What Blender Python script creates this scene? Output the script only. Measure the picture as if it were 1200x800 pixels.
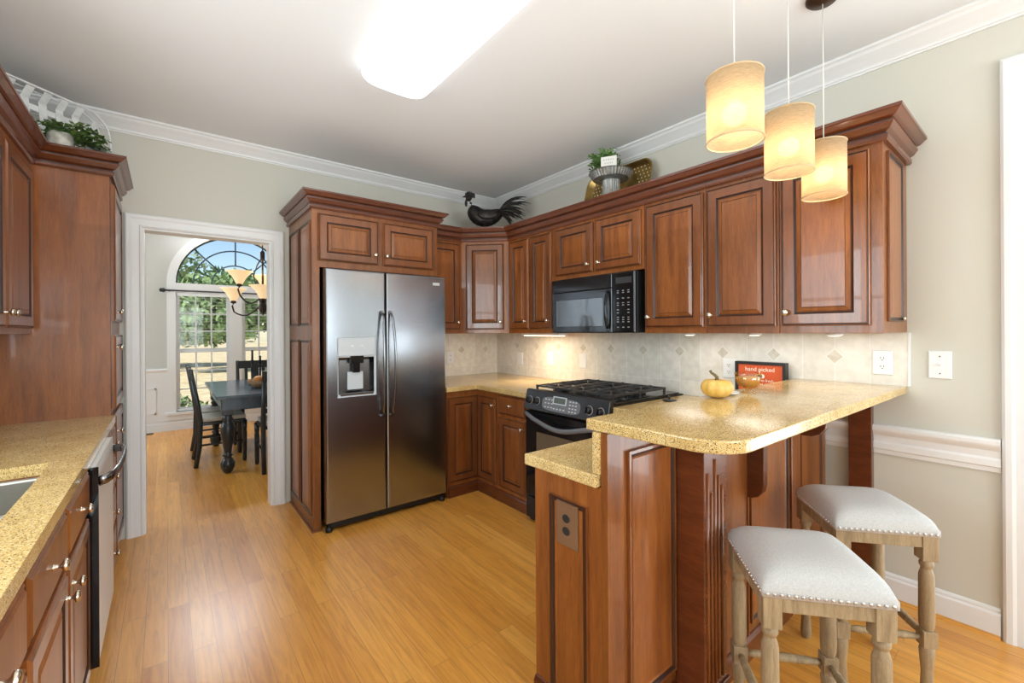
import bpy, bmesh, math, random
from mathutils import Vector, Matrix, Euler
random.seed(7)
PI = math.pi
scene = bpy.context.scene
for o in list(bpy.data.objects):
    bpy.data.objects.remove(o, do_unlink=True)
COL = scene.collection

# ------------------------------------------------------------------ camera
cam_d = bpy.data.cameras.new('camera')
cam = bpy.data.objects.new('camera', cam_d)
COL.objects.link(cam)
cam_d.sensor_fit = 'HORIZONTAL'
cam_d.sensor_width = 36.0
cam_d.lens = 509.5 * 36.0 / 1200.0
cam_d.shift_y = -(400 - 387.85) / 1200.0
cam_d.clip_start = 0.02
cam_d.clip_end = 300
cam.matrix_world = (Matrix.Translation((0, 0, 1.3533)) @ Matrix.Rotation(-0.6717, 4, 'Z')
                    @ Matrix.Rotation(PI / 2, 4, 'X') @ Matrix.Rotation(-0.0063, 4, 'Z'))
scene.camera = cam

# ------------------------------------------------------------------ colour management, sky, sun, window light
vs = scene.view_settings
vs.view_transform = 'Standard'
vs.look = 'None'
vs.exposure = 0.45
vs.gamma = 1.0
vs.use_curve_mapping = False

world = bpy.data.worlds.new('sky')
scene.world = world
world.use_nodes = True
wn = world.node_tree
wn.nodes.clear()
wo = wn.nodes.new('ShaderNodeOutputWorld')
wb = wn.nodes.new('ShaderNodeBackground')
ws = wn.nodes.new('ShaderNodeTexSky')
ws.sky_type = 'NISHITA'
ws.sun_disc = False
ws.sun_elevation = math.radians(48)
ws.sun_rotation = math.radians(250)
ws.air_density = 1.0
ws.dust_density = 0.3
ws.ozone_density = 1.6
wb.inputs['Strength'].default_value = 0.135
wn.links.new(ws.outputs[0], wb.inputs[0])
wn.links.new(wb.outputs[0], wo.inputs[0])

def lamp(name, kind, loc, energy, color=(1, 1, 1), target=None, size=None, size_y=None, angle=None):
    d = bpy.data.lights.new(name, kind)
    d.energy = energy
    d.color = color
    if kind == 'AREA':
        d.shape = 'RECTANGLE'
        d.size = size
        d.size_y = size_y or size
    if kind == 'SUN' and angle:
        d.angle = angle
    if kind == 'POINT':
        d.shadow_soft_size = size or 0.03
    o = bpy.data.objects.new(name, d)
    COL.objects.link(o)
    o.location = loc
    if target is not None:
        o.rotation_euler = (Vector(target) - Vector(loc)).to_track_quat('-Z', 'Y').to_euler()
    return o

lamp('sun', 'SUN', (-9, 4, 20), 3.8, (1, .95, .86), (0, 6, 0), angle=math.radians(1))
# daylight arriving through the glazed openings, plus added fill lamps
lamp('daylight_patio_door', 'AREA', (3.35, -0.9, 1.2), 66, (.84, .93, 1), (0, -0.9, 2.4), 1.8, 2.3)
lamp('daylight_rear_window', 'AREA', (1.0, -3.3, 1.55), 115, (.84, .93, 1), (1.0, 0, 3.0), 2.6, 1.5)
lamp('dining_side_fill', 'AREA', (-2.35, 5.9, 1.6), 34, (.80, .92, 1), (0, 5.9, 1.5), 1.5, 1.7)  # added lamp behind an unseen window to light the dining room

lamp('daylight_sink_window', 'AREA', (-1.12, 1.25, 1.68), 36, (.84, .93, 1), (1.2, 1.5, 1.5), 1.4, 1.05)
lamp('floor_sheen_fill', 'AREA', (.82, 7.55, 2.93), 30, (.90, .96, 1), (.5, 2.6, .2), 1.4, .2)  # added lamp above the window, hidden by the door head, for floor sheen
lamp('ceiling_fill', 'AREA', (1.0, 1.1, 1.95), 12, (.88, .95, 1), (1.0, 1.1, 3), 2.8, 5.2)  # added upward lamp with no fixture, brightens the ceiling

# ------------------------------------------------------------------ materials
def nodes_of(m):
    m.use_nodes = True
    nt = m.node_tree
    return nt, nt.nodes['Principled BSDF']

def mat(name, color, rough=.5, metal=0, spec=.5, coat=0, emit=None, estr=0, trans=0, ior=1.45, alpha=None):
    m = bpy.data.materials.new(name)
    nt, b = nodes_of(m)
    b.inputs['Base Color'].default_value = (*color, 1)
    b.inputs['Roughness'].default_value = rough
    b.inputs['Metallic'].default_value = metal
    b.inputs['Specular IOR Level'].default_value = spec
    b.inputs['Coat Weight'].default_value = coat
    b.inputs['Coat Roughness'].default_value = .08
    b.inputs['Transmission Weight'].default_value = trans
    b.inputs['IOR'].default_value = ior
    if emit:
        b.inputs['Emission Color'].default_value = (*emit, 1)
        b.inputs['Emission Strength'].default_value = estr
    return m

def N(nt, kind, **kw):
    n = nt.nodes.new(kind)
    for k, v in kw.items():
        if k in n.inputs:
            n.inputs[k].default_value = v
        else:
            setattr(n, k, v)
    return n

def ramp(nt, stops):
    n = nt.nodes.new('ShaderNodeValToRGB')
    el = n.color_ramp.elements
    while len(el) < len(stops):
        el.new(.5)
    for e, (p, c) in zip(el, stops):
        e.position = p
        e.color = (*c, 1)
    return n

def coords(nt, scale=(1, 1, 1), rot=(0, 0, 0), loc=(0, 0, 0)):
    t = nt.nodes.new('ShaderNodeTexCoord')
    mp = nt.nodes.new('ShaderNodeMapping')
    mp.inputs['Scale'].default_value = scale
    mp.inputs['Rotation'].default_value = rot
    mp.inputs['Location'].default_value = loc
    nt.links.new(t.outputs['Object'], mp.inputs['Vector'])
    return mp

def wood(name, dark, light, rough=.3, scale=(9, 9, .9), fig=2.2, coat=.0, spec=.5, var=.16):
    m = bpy.data.materials.new(name)
    nt, b = nodes_of(m)
    L = nt.links.new
    mp = coords(nt, scale)
    oi = nt.nodes.new('ShaderNodeObjectInfo')
    addv = N(nt, 'ShaderNodeVectorMath', operation='ADD')
    mul = N(nt, 'ShaderNodeVectorMath', operation='SCALE')
    cmb = nt.nodes.new('ShaderNodeCombineXYZ')
    for i in range(3):
        L(oi.outputs['Random'], cmb.inputs[i])
    L(cmb.outputs[0], mul.inputs[0])
    mul.inputs['Scale'].default_value = 37
    L(mp.outputs[0], addv.inputs[0])
    L(mul.outputs[0], addv.inputs[1])
    n1 = N(nt, 'ShaderNodeTexNoise', Scale=fig, Detail=5, Roughness=.6, Distortion=.6)
    L(addv.outputs[0], n1.inputs['Vector'])
    n2 = N(nt, 'ShaderNodeTexNoise', Scale=fig * 9, Detail=3, Roughness=.7)
    L(addv.outputs[0], n2.inputs['Vector'])
    mx = N(nt, 'ShaderNodeMix', data_type='FLOAT')
    mx.inputs[0].default_value = .35
    L(n1.outputs['Fac'], mx.inputs[2])
    L(n2.outputs['Fac'], mx.inputs[3])
    r = ramp(nt, [(.33, dark), (.67, light)])
    L(mx.outputs[0], r.inputs[0])
    hsv = nt.nodes.new('ShaderNodeHueSaturation')
    mr = N(nt, 'ShaderNodeMapRange')
    mr.inputs['To Min'].default_value = 1 - var
    mr.inputs['To Max'].default_value = 1 + var
    L(oi.outputs['Random'], mr.inputs['Value'])
    L(mr.outputs[0], hsv.inputs['Value'])
    L(r.outputs[0], hsv.inputs['Color'])
    L(hsv.outputs[0], b.inputs['Base Color'])
    b.inputs['Roughness'].default_value = rough
    b.inputs['Coat Weight'].default_value = coat
    b.inputs['Specular IOR Level'].default_value = spec
    return m

def noisy(name, c1, c2, scale=60, rough=.6, lo=.35, hi=.65, bump=0, detail=4, metal=0, stretch=(1, 1, 1)):
    m = bpy.data.materials.new(name)
    nt, b = nodes_of(m)
    L = nt.links.new
    mp = coords(nt, stretch)
    n = N(nt, 'ShaderNodeTexNoise', Scale=scale, Detail=detail)
    L(mp.outputs[0], n.inputs['Vector'])
    r = ramp(nt, [(lo, c1), (hi, c2)])
    L(n.outputs['Fac'], r.inputs[0])
    L(r.outputs[0], b.inputs['Base Color'])
    b.inputs['Roughness'].default_value = rough
    b.inputs['Metallic'].default_value = metal
    if bump:
        bp = N(nt, 'ShaderNodeBump', Strength=bump, Distance=.002)
        L(n.outputs['Fac'], bp.inputs['Height'])
        L(bp.outputs[0], b.inputs['Normal'])
    return m

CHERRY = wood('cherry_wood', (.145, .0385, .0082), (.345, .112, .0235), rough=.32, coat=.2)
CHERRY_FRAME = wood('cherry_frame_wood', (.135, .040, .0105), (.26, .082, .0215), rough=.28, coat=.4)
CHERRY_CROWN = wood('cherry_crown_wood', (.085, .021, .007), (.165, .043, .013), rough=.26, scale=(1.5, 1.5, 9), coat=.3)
GLAZE = mat('dark_glaze', (.045, .016, .009), .35)
OAK_WEATHERED = wood('weathered_oak', (.19, .125, .062), (.44, .32, .18), rough=.6, scale=(22, 22, 2.2), var=.05)
BLACKWOOD = wood('black_painted_wood', (.010, .012, .014), (.022, .026, .030), rough=.3)
BLUEWOOD = wood('slate_painted_wood', (.055, .080, .110), (.090, .125, .165), rough=.2)
WHITE_TRIM = mat('white_trim_paint', (.83, .83, .83), .35)
WALL = mat('beige_wall_paint', (.64, .622, .55), .85)
DINING_WALL = mat('grey_wall_paint', (.62, .61, .58), .85)
CEIL = mat('ceiling_paint', (.81, .82, .83), .9)
NICKEL = mat('satin_nickel', (.72, .66, .56), .25, 1)
NAIL = mat('nailhead_silver', (.62, .62, .62), .3, 1)
STEEL = noisy('brushed_stainless', (.33, .35, .39), (.41, .43, .47), 30, .20, .3, .7, metal=1, stretch=(1, 1, 40))
STEEL_D = mat('dark_steel', (.25, .25, .26), .22, 1)
STEEL_L = mat('light_grey_plastic', (.55, .57, .58), .35)
SINK = mat('satin_sink_steel', (.55, .54, .50), .3, 1)
BLACK = mat('black_gloss', (.008, .008, .009), .12)
BLACK_M = mat('black_matte', (.012, .012, .012), .45)
IRON = mat('cast_iron', (.035, .033, .032), .42)
DGLASS = mat('oven_glass_floor_tint', (.15, .110, .070), .05, coat=.6)  # warm brown base stands in for the floor reflected in the glass
MWGLASS = mat('microwave_glass', (.05, .055, .06), .05, coat=.8)
GREYMARK = mat('grey_marking', (.55, .55, .55), .5)
GREYTRIM = mat('grey_trim_gloss', (.16, .16, .17), .2)
WHITE_P = mat('white_plastic', (.85, .85, .85), .35)
DARKSLOT = mat('dark_slot', (.02, .02, .02), .5)
BRONZE = mat('bronze_metal', (.10, .055, .03), .4, .8)
OILBRONZE = mat('dark_bronze', (.05, .035, .03), .4, .7)
PATINA = noisy('patina_black_metal', (.010, .009, .008), (.05, .042, .036), 40, .45, metal=.6)
BROWNPLATE = mat('brown_outlet_plate', (.20, .105, .055), .35)
LINEN = noisy('linen_fabric', (.47, .455, .435), (.58, .565, .545), 260, .95, .3, .7, .25)
CUSHION = noisy('cushion_fabric', (.50, .45, .38), (.66, .61, .54), 120, .95)
GALV = noisy('galvanised_metal', (.28, .29, .28), (.46, .47, .45), 25, .4, metal=.8)
GOLD = noisy('antique_gold_metal', (.26, .16, .045), (.48, .32, .11), 12, .35, metal=.85)
GOLDHOLE = mat('gold_bead', (.95, .86, .58), .3, .3)
LEAF = noisy('green_leaf', (.07, .17, .035), (.24, .40, .12), 14, .5)
LEAF2 = noisy('dark_green_leaf', (.04, .095, .02), (.14, .23, .06), 14, .5)
BASKETW = noisy('whitewashed_slat', (.66, .66, .65), (.82, .82, .81), 20, .7)
POTW = noisy('distressed_white_pot', (.30, .28, .24), (.66, .64, .58), 25, .8)
PUMPKIN = noisy('yellow_pumpkin_skin', (.70, .40, .08), (.80, .52, .15), 10, .4)
STEMM = mat('dry_stem', (.17, .115, .045), .8)
ORANGE = mat('orange_sign_print', (.56, .085, .018), .5)
CREAM = mat('cream_print', (.86, .77, .63), .6)
WHITEC = mat('white_ceramic', (.83, .81, .76), .25)
DARKFELT = mat('dark_utensil', (.03, .03, .03), .4)

def granite(name):
    m = bpy.data.materials.new(name)
    nt, b = nodes_of(m)
    L = nt.links.new
    mp = coords(nt)
    v = N(nt, 'ShaderNodeTexVoronoi', Scale=430)
    L(mp.outputs[0], v.inputs['Vector'])
    sep = nt.nodes.new('ShaderNodeSeparateColor')
    L(v.outputs['Color'], sep.inputs[0])
    r = ramp(nt, [(.0, (.07, .045, .025)), (.07, (.22, .13, .05)), (.16, (.56, .37, .13)), (.55, (.74, .52, .20)), (.85, (.82, .62, .30)), (1, (.88, .76, .50))])
    L(sep.outputs[0], r.inputs[0])
    n = N(nt, 'ShaderNodeTexNoise', Scale=9, Detail=4)
    L(mp.outputs[0], n.inputs['Vector'])
    r2 = ramp(nt, [(.3, (.80, .74, .66)), (.7, (1.0, 1.0, 1.0))])
    L(n.outputs['Fac'], r2.inputs[0])
    mx = N(nt, 'ShaderNodeMix', data_type='RGBA', blend_type='MULTIPLY')
    mx.inputs[0].default_value = 1
    L(r.outputs[0], mx.inputs[6])
    L(r2.outputs[0], mx.inputs[7])
    L(mx.outputs[2], b.inputs['Base Color'])
    b.inputs['Roughness'].default_value = .13
    b.inputs['Specular IOR Level'].default_value = .5
    return m
GRANITE = granite('gold_granite')

def oak_floor():
    m = bpy.data.materials.new('oak_strip_floor')
    nt, b = nodes_of(m)
    L = nt.links.new
    mp = coords(nt, (1, 1, 1), (0, 0, PI / 2))
    br = N(nt, 'ShaderNodeTexBrick', offset=.37, offset_frequency=2)
    br.inputs['Color1'].default_value = (0, 0, 0, 1)
    br.inputs['Color2'].default_value = (1, 1, 1, 1)
    br.inputs['Mortar'].default_value = (.5, .5, .5, 1)
    br.inputs['Scale'].default_value = 1
    br.inputs['Mortar Size'].default_value = .0009
    br.inputs['Mortar Smooth'].default_value = .1
    br.inputs['Bias'].default_value = 0
    br.inputs['Brick Width'].default_value = 1.15
    br.inputs['Row Height'].default_value = .083
    L(mp.outputs[0], br.inputs['Vector'])
    r = ramp(nt, [(.0, (.67, .285, .046)), (.35, (.74, .335, .056)), (.7, (.79, .37, .066)), (1, (.83, .41, .083))])
    L(br.outputs['Color'], r.inputs[0])
    # grain
    mp2 = coords(nt, (26, 1.6, 1))
    comb = N(nt, 'ShaderNodeVectorMath', operation='ADD')
    sc = N(nt, 'ShaderNodeVectorMath', operation='SCALE')
    sc.inputs['Scale'].default_value = 19
    L(br.outputs['Color'], sc.inputs[0])
    L(mp2.outputs[0], comb.inputs[0])
    L(sc.outputs[0], comb.inputs[1])
    n = N(nt, 'ShaderNodeTexNoise', Scale=1.5, Detail=6, Roughness=.65, Distortion=1.2)
    L(comb.outputs[0], n.inputs['Vector'])
    r2 = ramp(nt, [(.32, (.74, .64, .54)), (.58, (1.04, 1.04, 1.03))])
    L(n.outputs['Fac'], r2.inputs[0])
    mx = N(nt, 'ShaderNodeMix', data_type='RGBA', blend_type='MULTIPLY')
    mx.inputs[0].default_value = .85
    L(r.outputs[0], mx.inputs[6])
    L(r2.outputs[0], mx.inputs[7])
    mx2 = N(nt, 'ShaderNodeMix', data_type='RGBA')
    mx2.inputs[7].default_value = (.36, .17, .05, 1)
    L(br.outputs['Fac'], mx2.inputs[0])
    L(mx.outputs[2], mx2.inputs[6])
    L(mx2.outputs[2], b.inputs['Base Color'])
    b.inputs['Roughness'].default_value = .29
    b.inputs['Specular IOR Level'].default_value = .8
    return m
FLOOR = oak_floor()

def tile_mat(name, rot):
    m = bpy.data.materials.new(name)
    nt, b = nodes_of(m)
    L = nt.links.new
    t = nt.nodes.new('ShaderNodeTexCoord')
    s = nt.nodes.new('ShaderNodeSeparateXYZ')
    c = nt.nodes.new('ShaderNodeCombineXYZ')
    L(t.outputs['Object'], s.inputs[0])
    L(s.outputs[1 if rot else 0], c.inputs[0])
    L(s.outputs[2], c.inputs[1])
    br = N(nt, 'ShaderNodeTexBrick', offset=0, offset_frequency=1)
    br.inputs['Color1'].default_value = (.78, .74, .66, 1)
    br.inputs['Color2'].default_value = (.85, .81, .73, 1)
    br.inputs['Mortar'].default_value = (.92, .90, .85, 1)
    br.inputs['Scale'].default_value = 1
    br.inputs['Mortar Size'].default_value = .0022
    br.inputs['Brick Width'].default_value = .1513
    br.inputs['Row Height'].default_value = .38
    L(c.outputs[0], br.inputs['Vector'])
    n = N(nt, 'ShaderNodeTexNoise', Scale=22, Detail=5)
    L(t.outputs['Object'], n.inputs['Vector'])
    r = ramp(nt, [(.35, (.88, .87, .86)), (.65, (1, 1, 1))])
    L(n.outputs['Fac'], r.inputs[0])
    mx = N(nt, 'ShaderNodeMix', data_type='RGBA', blend_type='MULTIPLY')
    mx.inputs[0].default_value = 1
    L(br.outputs['Color'], mx.inputs[6])
    L(r.outputs[0], mx.inputs[7])
    L(mx.outputs[2], b.inputs['Base Color'])
    b.inputs['Roughness'].default_value = .3
    bp = N(nt, 'ShaderNodeBump', Strength=.4, Distance=.002, invert=True)
    L(br.outputs['Fac'], bp.inputs['Height'])
    L(bp.outputs[0], b.inputs['Normal'])
    return m
TILE_R = tile_mat('travertine_tile', True)
TILE_B = tile_mat('travertine_tile_back', False)
DIAMOND = noisy('diamond_tile', (.56, .50, .40), (.68, .62, .52), 40, .35)
GROUT = mat('tile_border', (.80, .78, .71), .6)

def glass_mat(name, tint=(1, 1, 1), fac=.08):
    m = bpy.data.materials.new(name)
    m.use_nodes = True
    nt = m.node_tree
    nt.nodes.clear()
    out = nt.nodes.new('ShaderNodeOutputMaterial')
    tr = nt.nodes.new('ShaderNodeBsdfTransparent')
    tr.inputs[0].default_value = (*tint, 1)
    gl = nt.nodes.new('ShaderNodeBsdfGlossy')
    gl.inputs['Roughness'].default_value = .02
    mx = nt.nodes.new('ShaderNodeMixShader')
    mx.inputs[0].default_value = fac
    nt.links.new(tr.outputs[0], mx.inputs[1])
    nt.links.new(gl.outputs[0], mx.inputs[2])
    nt.links.new(mx.outputs[0], out.inputs[0])
    return m
GLASS = glass_mat('window_glass', (.97, .985, .98), .014)
AMBER = glass_mat('amber_glass', (.96, .82, .55), .14)

def cloth_shade(name, color, transp=.22, weave=320):
    m = bpy.data.materials.new(name)
    m.use_nodes = True
    nt = m.node_tree
    nt.nodes.clear()
    L = nt.links.new
    out = nt.nodes.new('ShaderNodeOutputMaterial')
    d = nt.nodes.new('ShaderNodeBsdfDiffuse')
    t = nt.nodes.new('ShaderNodeBsdfTranslucent')
    tp = nt.nodes.new('ShaderNodeBsdfTransparent')
    tp.inputs[0].default_value = (1, .86, .62, 1)
    mp = coords(nt, (1, 1, 7))
    n = N(nt, 'ShaderNodeTexNoise', Scale=weave / 8, Detail=4, Roughness=.7)
    L(mp.outputs[0], n.inputs['Vector'])
    r = ramp(nt, [(.3, tuple(c * .72 for c in color)), (.7, color)])
    L(n.outputs['Fac'], r.inputs[0])
    L(r.outputs[0], d.inputs[0])
    L(r.outputs[0], t.inputs[0])
    m1 = nt.nodes.new('ShaderNodeMixShader')
    m1.inputs[0].default_value = .6
    L(d.outputs[0], m1.inputs[1])
    L(t.outputs[0], m1.inputs[2])
    m2 = nt.nodes.new('ShaderNodeMixShader')
    m2.inputs[0].default_value = transp
    L(m1.outputs[0], m2.inputs[1])
    L(tp.outputs[0], m2.inputs[2])
    L(m2.outputs[0], out.inputs[0])
    return m
SHADE = cloth_shade('burlap_shade', (.84, .69, .50), .25)
def emis(name, color, strength):
    m = bpy.data.materials.new(name)
    m.use_nodes = True
    nt = m.node_tree
    nt.nodes.clear()
    out = nt.nodes.new('ShaderNodeOutputMaterial')
    e = nt.nodes.new('ShaderNodeEmission')
    e.inputs[0].default_value = (*color, 1)
    e.inputs[1].default_value = strength
    nt.links.new(e.outputs[0], out.inputs[0])
    return m
BULB = emis('lit_bulb', (1, .86, .66), 10)
DIFFUSER = emis('lit_diffuser', (.90, .97, 1), 2.6)
UNDERCAB = emis('lit_strip', (1, .80, .55), 8)
PUCK = emis('lit_puck', (1, .90, .72), 2.5)
ALABASTER = mat('alabaster_glass', (.80, .58, .34), .4, emit=(1, .72, .42), estr=.45)

# ------------------------------------------------------------------ mesh builder
class MB:
    def __init__(self, off=(0, 0, 0)):
        self.bm = bmesh.new()
        self.off = Vector(off)
        self.smooth = False
    def v(self, p):
        return self.bm.verts.new(Vector(p) - self.off)
    def face(self, vs, mi=0, sm=False):
        try:
            f = self.bm.faces.new(vs)
        except ValueError:
            return None
        f.material_index = mi
        f.smooth = sm
        return f
    def box(self, x0, x1, y0, y1, z0, z1, mi=0):
        p = [self.v((x, y, z)) for z in (z0, z1) for y in (y0, y1) for x in (x0, x1)]
        for q in ((0, 2, 3, 1), (4, 5, 7, 6), (0, 1, 5, 4), (2, 6, 7, 3), (0, 4, 6, 2), (1, 3, 7, 5)):
            self.face([p[i] for i in q], mi)
        return self
    def obox(self, c, ax, half, mi=0):
        """box with centre c, three axes and half sizes"""
        c = Vector(c)
        A = [Vector(a).normalized() for a in ax]
        p = []
        for k in (-1, 1):
            for j in (-1, 1):
                for i in (-1, 1):
                    p.append(self.v(c + A[0] * half[0] * i + A[1] * half[1] * j + A[2] * half[2] * k))
        for q in ((0, 2, 3, 1), (4, 5, 7, 6), (0, 1, 5, 4), (2, 6, 7, 3), (0, 4, 6, 2), (1, 3, 7, 5)):
            self.face([p[i] for i in q], mi)
        return self
    def rects(self, L, axis='y', cap=True, mis=None):
        """successive rectangles (a0,a1,z0,z1,depth[,mat]) joined by quads, last one capped; axis y: a=x"""
        prev = None
        for r in L:
            a0, a1, z0, z1, d = r[:5]
            mi = r[5] if len(r) > 5 else 0
            pts = [(a0, z0), (a1, z0), (a1, z1), (a0, z1)]
            vs_ = [self.v((a, d, z)) if axis == 'y' else self.v((d, a, z)) for a, z in pts]
            if prev:
                for i in range(4):
                    j = (i + 1) % 4
                    self.face([prev[i], prev[j], vs_[j], vs_[i]], mi)
            prev = vs_
            last = mi
        if cap:
            self.face(prev, last)
        return self
    def prism(self, poly, lo, hi, axis='z', mi=0, sm=False):
        def P(a, b, h):
            return {'z': (a, b, h), 'y': (a, h, b), 'x': (h, a, b)}[axis]
        A = [self.v(P(a, b, lo)) for a, b in poly]
        B = [self.v(P(a, b, hi)) for a, b in poly]
        n = len(poly)
        for i in range(n):
            j = (i + 1) % n
            self.face([A[i], A[j], B[j], B[i]], mi, sm)
        self.face(A[::-1], mi)
        self.face(B, mi)
        return self
    def lathe(self, prof, c=(0, 0, 0), seg=20, mi=0, sm=True, M=None, cap=True, fn=None):
        """prof: list of (r,z); optional matrix M applied before moving to c"""
        c = Vector(c)
        rings = []
        for r, z in prof:
            ring = []
            for i in range(seg):
                a = 2 * PI * i / seg
                rr = r * (fn(a) if fn else 1)
                p = Vector((rr * math.cos(a), rr * math.sin(a), z))
                if M is not None:
                    p = M @ p
                ring.append(self.v(p + c))
            rings.append(ring)
        for a, b in zip(rings, rings[1:]):
            for i in range(seg):
                j = (i + 1) % seg
                self.face([a[i], a[j], b[j], b[i]], mi, sm)
        if cap:
            self.face(rings[0][::-1], mi)
            self.face(rings[-1], mi)
        return self
    def tube(self, pts, r, seg=8, mi=0, sm=True, flat=None):
        pts = [Vector(p) for p in pts]
        rr = r if isinstance(r, (list, tuple)) else [r] * len(pts)
        up = Vector((0, 0, 1))
        rings = []
        for i, p in enumerate(pts):
            d = (pts[min(i + 1, len(pts) - 1)] - pts[max(i - 1, 0)]).normalized()
            u = up if abs(d.dot(up)) < .95 else Vector((1, 0, 0))
            s = d.cross(u).normalized()
            t = s.cross(d).normalized()
            ring = []
            for k in range(seg):
                a = 2 * PI * k / seg
                ka, kb = (1, 1) if not flat else flat
                ring.append(self.v(p + s * rr[i] * ka * math.cos(a) + t * rr[i] * kb * math.sin(a)))
            rings.append(ring)
        for a, b in zip(rings, rings[1:]):
            for k in range(seg):
                j = (k + 1) % seg
                self.face([a[k], a[j], b[j], b[k]], mi, sm)
        self.face(rings[0][::-1], mi)
        self.face(rings[-1], mi)
        return self
    def ball(self, c, r, mi=0, u=12, w=8, sc=(1, 1, 1)):
        prof = [(max(1e-4, r * math.sin(PI * i / w)), -r * math.cos(PI * i / w)) for i in range(w + 1)]
        return self.lathe(prof, c, u, mi, True, Matrix.Diagonal(sc).to_3x3(), cap=False)
    def sweep(self, prof, path, mi=0, closed=False):
        """prof: list of (d,z) closed loop, d is measured to the right of the path"""
        P = [Vector((x, y)) for x, y in path]
        n = len(P)
        rings = []
        for i in range(n):
            def nrm(a, b):
                d = (b - a).normalized()
                return Vector((d.y, -d.x))
            if i == 0:
                m = nrm(P[0], P[1])
            elif i == n - 1:
                m = nrm(P[-2], P[-1])
            else:
                n1, n2 = nrm(P[i - 1], P[i]), nrm(P[i], P[i + 1])
                m = (n1 + n2) / (1 + n1.dot(n2))
            rings.append([self.v((P[i].x + m.x * d, P[i].y + m.y * d, z)) for d, z in prof])
        k = len(prof)
        for a, b in zip(rings, rings[1:]):
            for i in range(k):
                j = (i + 1) % k
                self.face([a[i], b[i], b[j], a[j]], mi)
        self.face(rings[0], mi)
        self.face(rings[-1][::-1], mi)
        return self
    def build(self, name, mats, parent=None, bevel=0, subsurf=0, loc=None, seg=2):
        bmesh.ops.remove_doubles(self.bm, verts=self.bm.verts, dist=1e-6)
        bmesh.ops.recalc_face_normals(self.bm, faces=self.bm.faces)
        me = bpy.data.meshes.new(name)
        self.bm.to_mesh(me)
        self.bm.free()
        for m in (mats if isinstance(mats, (list, tuple)) else [mats]):
            me.materials.append(m)
        o = bpy.data.objects.new(name, me)
        COL.objects.link(o)
        if parent:
            o.parent = parent
        if loc is not None:
            o.location = loc
        if bevel:
            md = o.modifiers.new('edge', 'BEVEL')
            md.width = bevel
            md.segments = seg
            md.limit_method = 'ANGLE'
            md.angle_limit = math.radians(40)
        if subsurf:
            md = o.modifiers.new('smooth', 'SUBSURF')
            md.levels = subsurf
            md.render_levels = subsurf
        return o

def tag(o, label=None, cat=None, group=None, kind=None):
    if label: o['label'] = label
    if cat: o['category'] = cat
    if group: o['group'] = group
    if kind: o['kind'] = kind
    return o

def thing(name, label, cat, loc=(0, 0, 0), rz=0, group=None):
    o = bpy.data.objects.new(name, None)
    o.empty_display_size = .1
    COL.objects.link(o)
    o.location = loc
    o.rotation_euler = (0, 0, rz)
    return tag(o, label, cat, group)

def struct(o):
    o['kind'] = 'structure'
    return o

def copy_tree(o, parent=None):
    c = o.copy()
    COL.objects.link(c)
    if parent is not None:
        c.parent = parent
    for ch in list(o.children):
        copy_tree(ch, c)
    return c

R90 = PI / 2
# ------------------------------------------------------------------ the setting
XW, YB, XL, YR, ZC = 2.845, 3.84, -.87, -2.9, 2.77
struct(MB().box(-2.25, 3.2, -3.0, 7.85, -.06, 0).build('floor', FLOOR))
struct(MB().box(XL - .1, XW + .15, YR - .1, YB + .06, ZC, ZC + .12).build('ceiling', CEIL))
struct(MB().box(-2.25, 3.2, YB + .06, 7.85, 3.05, 3.15).build('ceiling_dining', CEIL))
struct(MB().box(XL - 1.05, XL - .12, YR, YB + .06, 2.60, 2.72).box(-3.2, -2.25, YB + .06, 7.85, 2.75, 2.9).build('sun_block_eave', WHITE_TRIM))  # unseen overhang added to keep the sun out of the side windows
OX0, OX1, OZ = -.125, .645, 2.065
struct(MB().box(-2.25, OX0, YB, YB + .12, 0, 3.05).box(OX1, 3.2, YB, YB + .12, 0, 3.05).box(OX0, OX1, YB, YB + .12, OZ, 3.05).build('wall_back', WALL))
WY0, WY1, WZ0, WZ1 = .50, 2.0, 1.12, 2.24
struct(MB().box(XL - .12, XL, YR, WY0, 0, ZC).box(XL - .12, XL, WY1, YB, 0, ZC).box(XL - .12, XL, WY0, WY1, 0, WZ0).box(XL - .12, XL, WY0, WY1, WZ1, ZC).build('wall_left', WALL))
mb = MB()
for a, b in ((WY0, WY0 + .05), (WY1 - .05, WY1), ((WY0 + WY1) / 2 - .03, (WY0 + WY1) / 2 + .03)):
    mb.box(XL - .09, XL - .05, a, b, WZ0, WZ1)
for a, b in ((WZ0, WZ0 + .05), (WZ1 - .05, WZ1), ((WZ0 + WZ1) / 2 - .018, (WZ0 + WZ1) / 2 + .018)):
    mb.box(XL - .088, XL - .052, WY0 + .05, WY1 - .05, a, b)
mb.box(XL, XL + .02, WY0 - .08, WY1 + .08, WZ1, WZ1 + .08).box(XL, XL + .035, WY0 - .10, WY1 + .10, WZ0 - .035, WZ0).box(XL, XL + .02, WY0 - .08, WY0, WZ0, WZ1).box(XL, XL + .02, WY1, WY1 + .08, WZ0, WZ1)
w4 = struct(mb.build('window_4', WHITE_TRIM))
tag(MB().box(XL - .072, XL - .068, WY0 + .05, WY1 - .05, WZ0 + .05, WZ1 - .05).build('window_4_pane', GLASS, w4), kind='structure')
DY0, DY1, DZ = -1.85, .055, 2.41
struct(MB().box(XW, XW + .15, DY1, YB, 0, ZC).box(XW, XW + .15, YR, DY0, 0, ZC).box(XW, XW + .15, DY0, DY1, DZ, ZC).build('wall_right', WALL))
RX0, RX1, RZ0, RZ1 = -.35, 2.35, .85, 2.35
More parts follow.
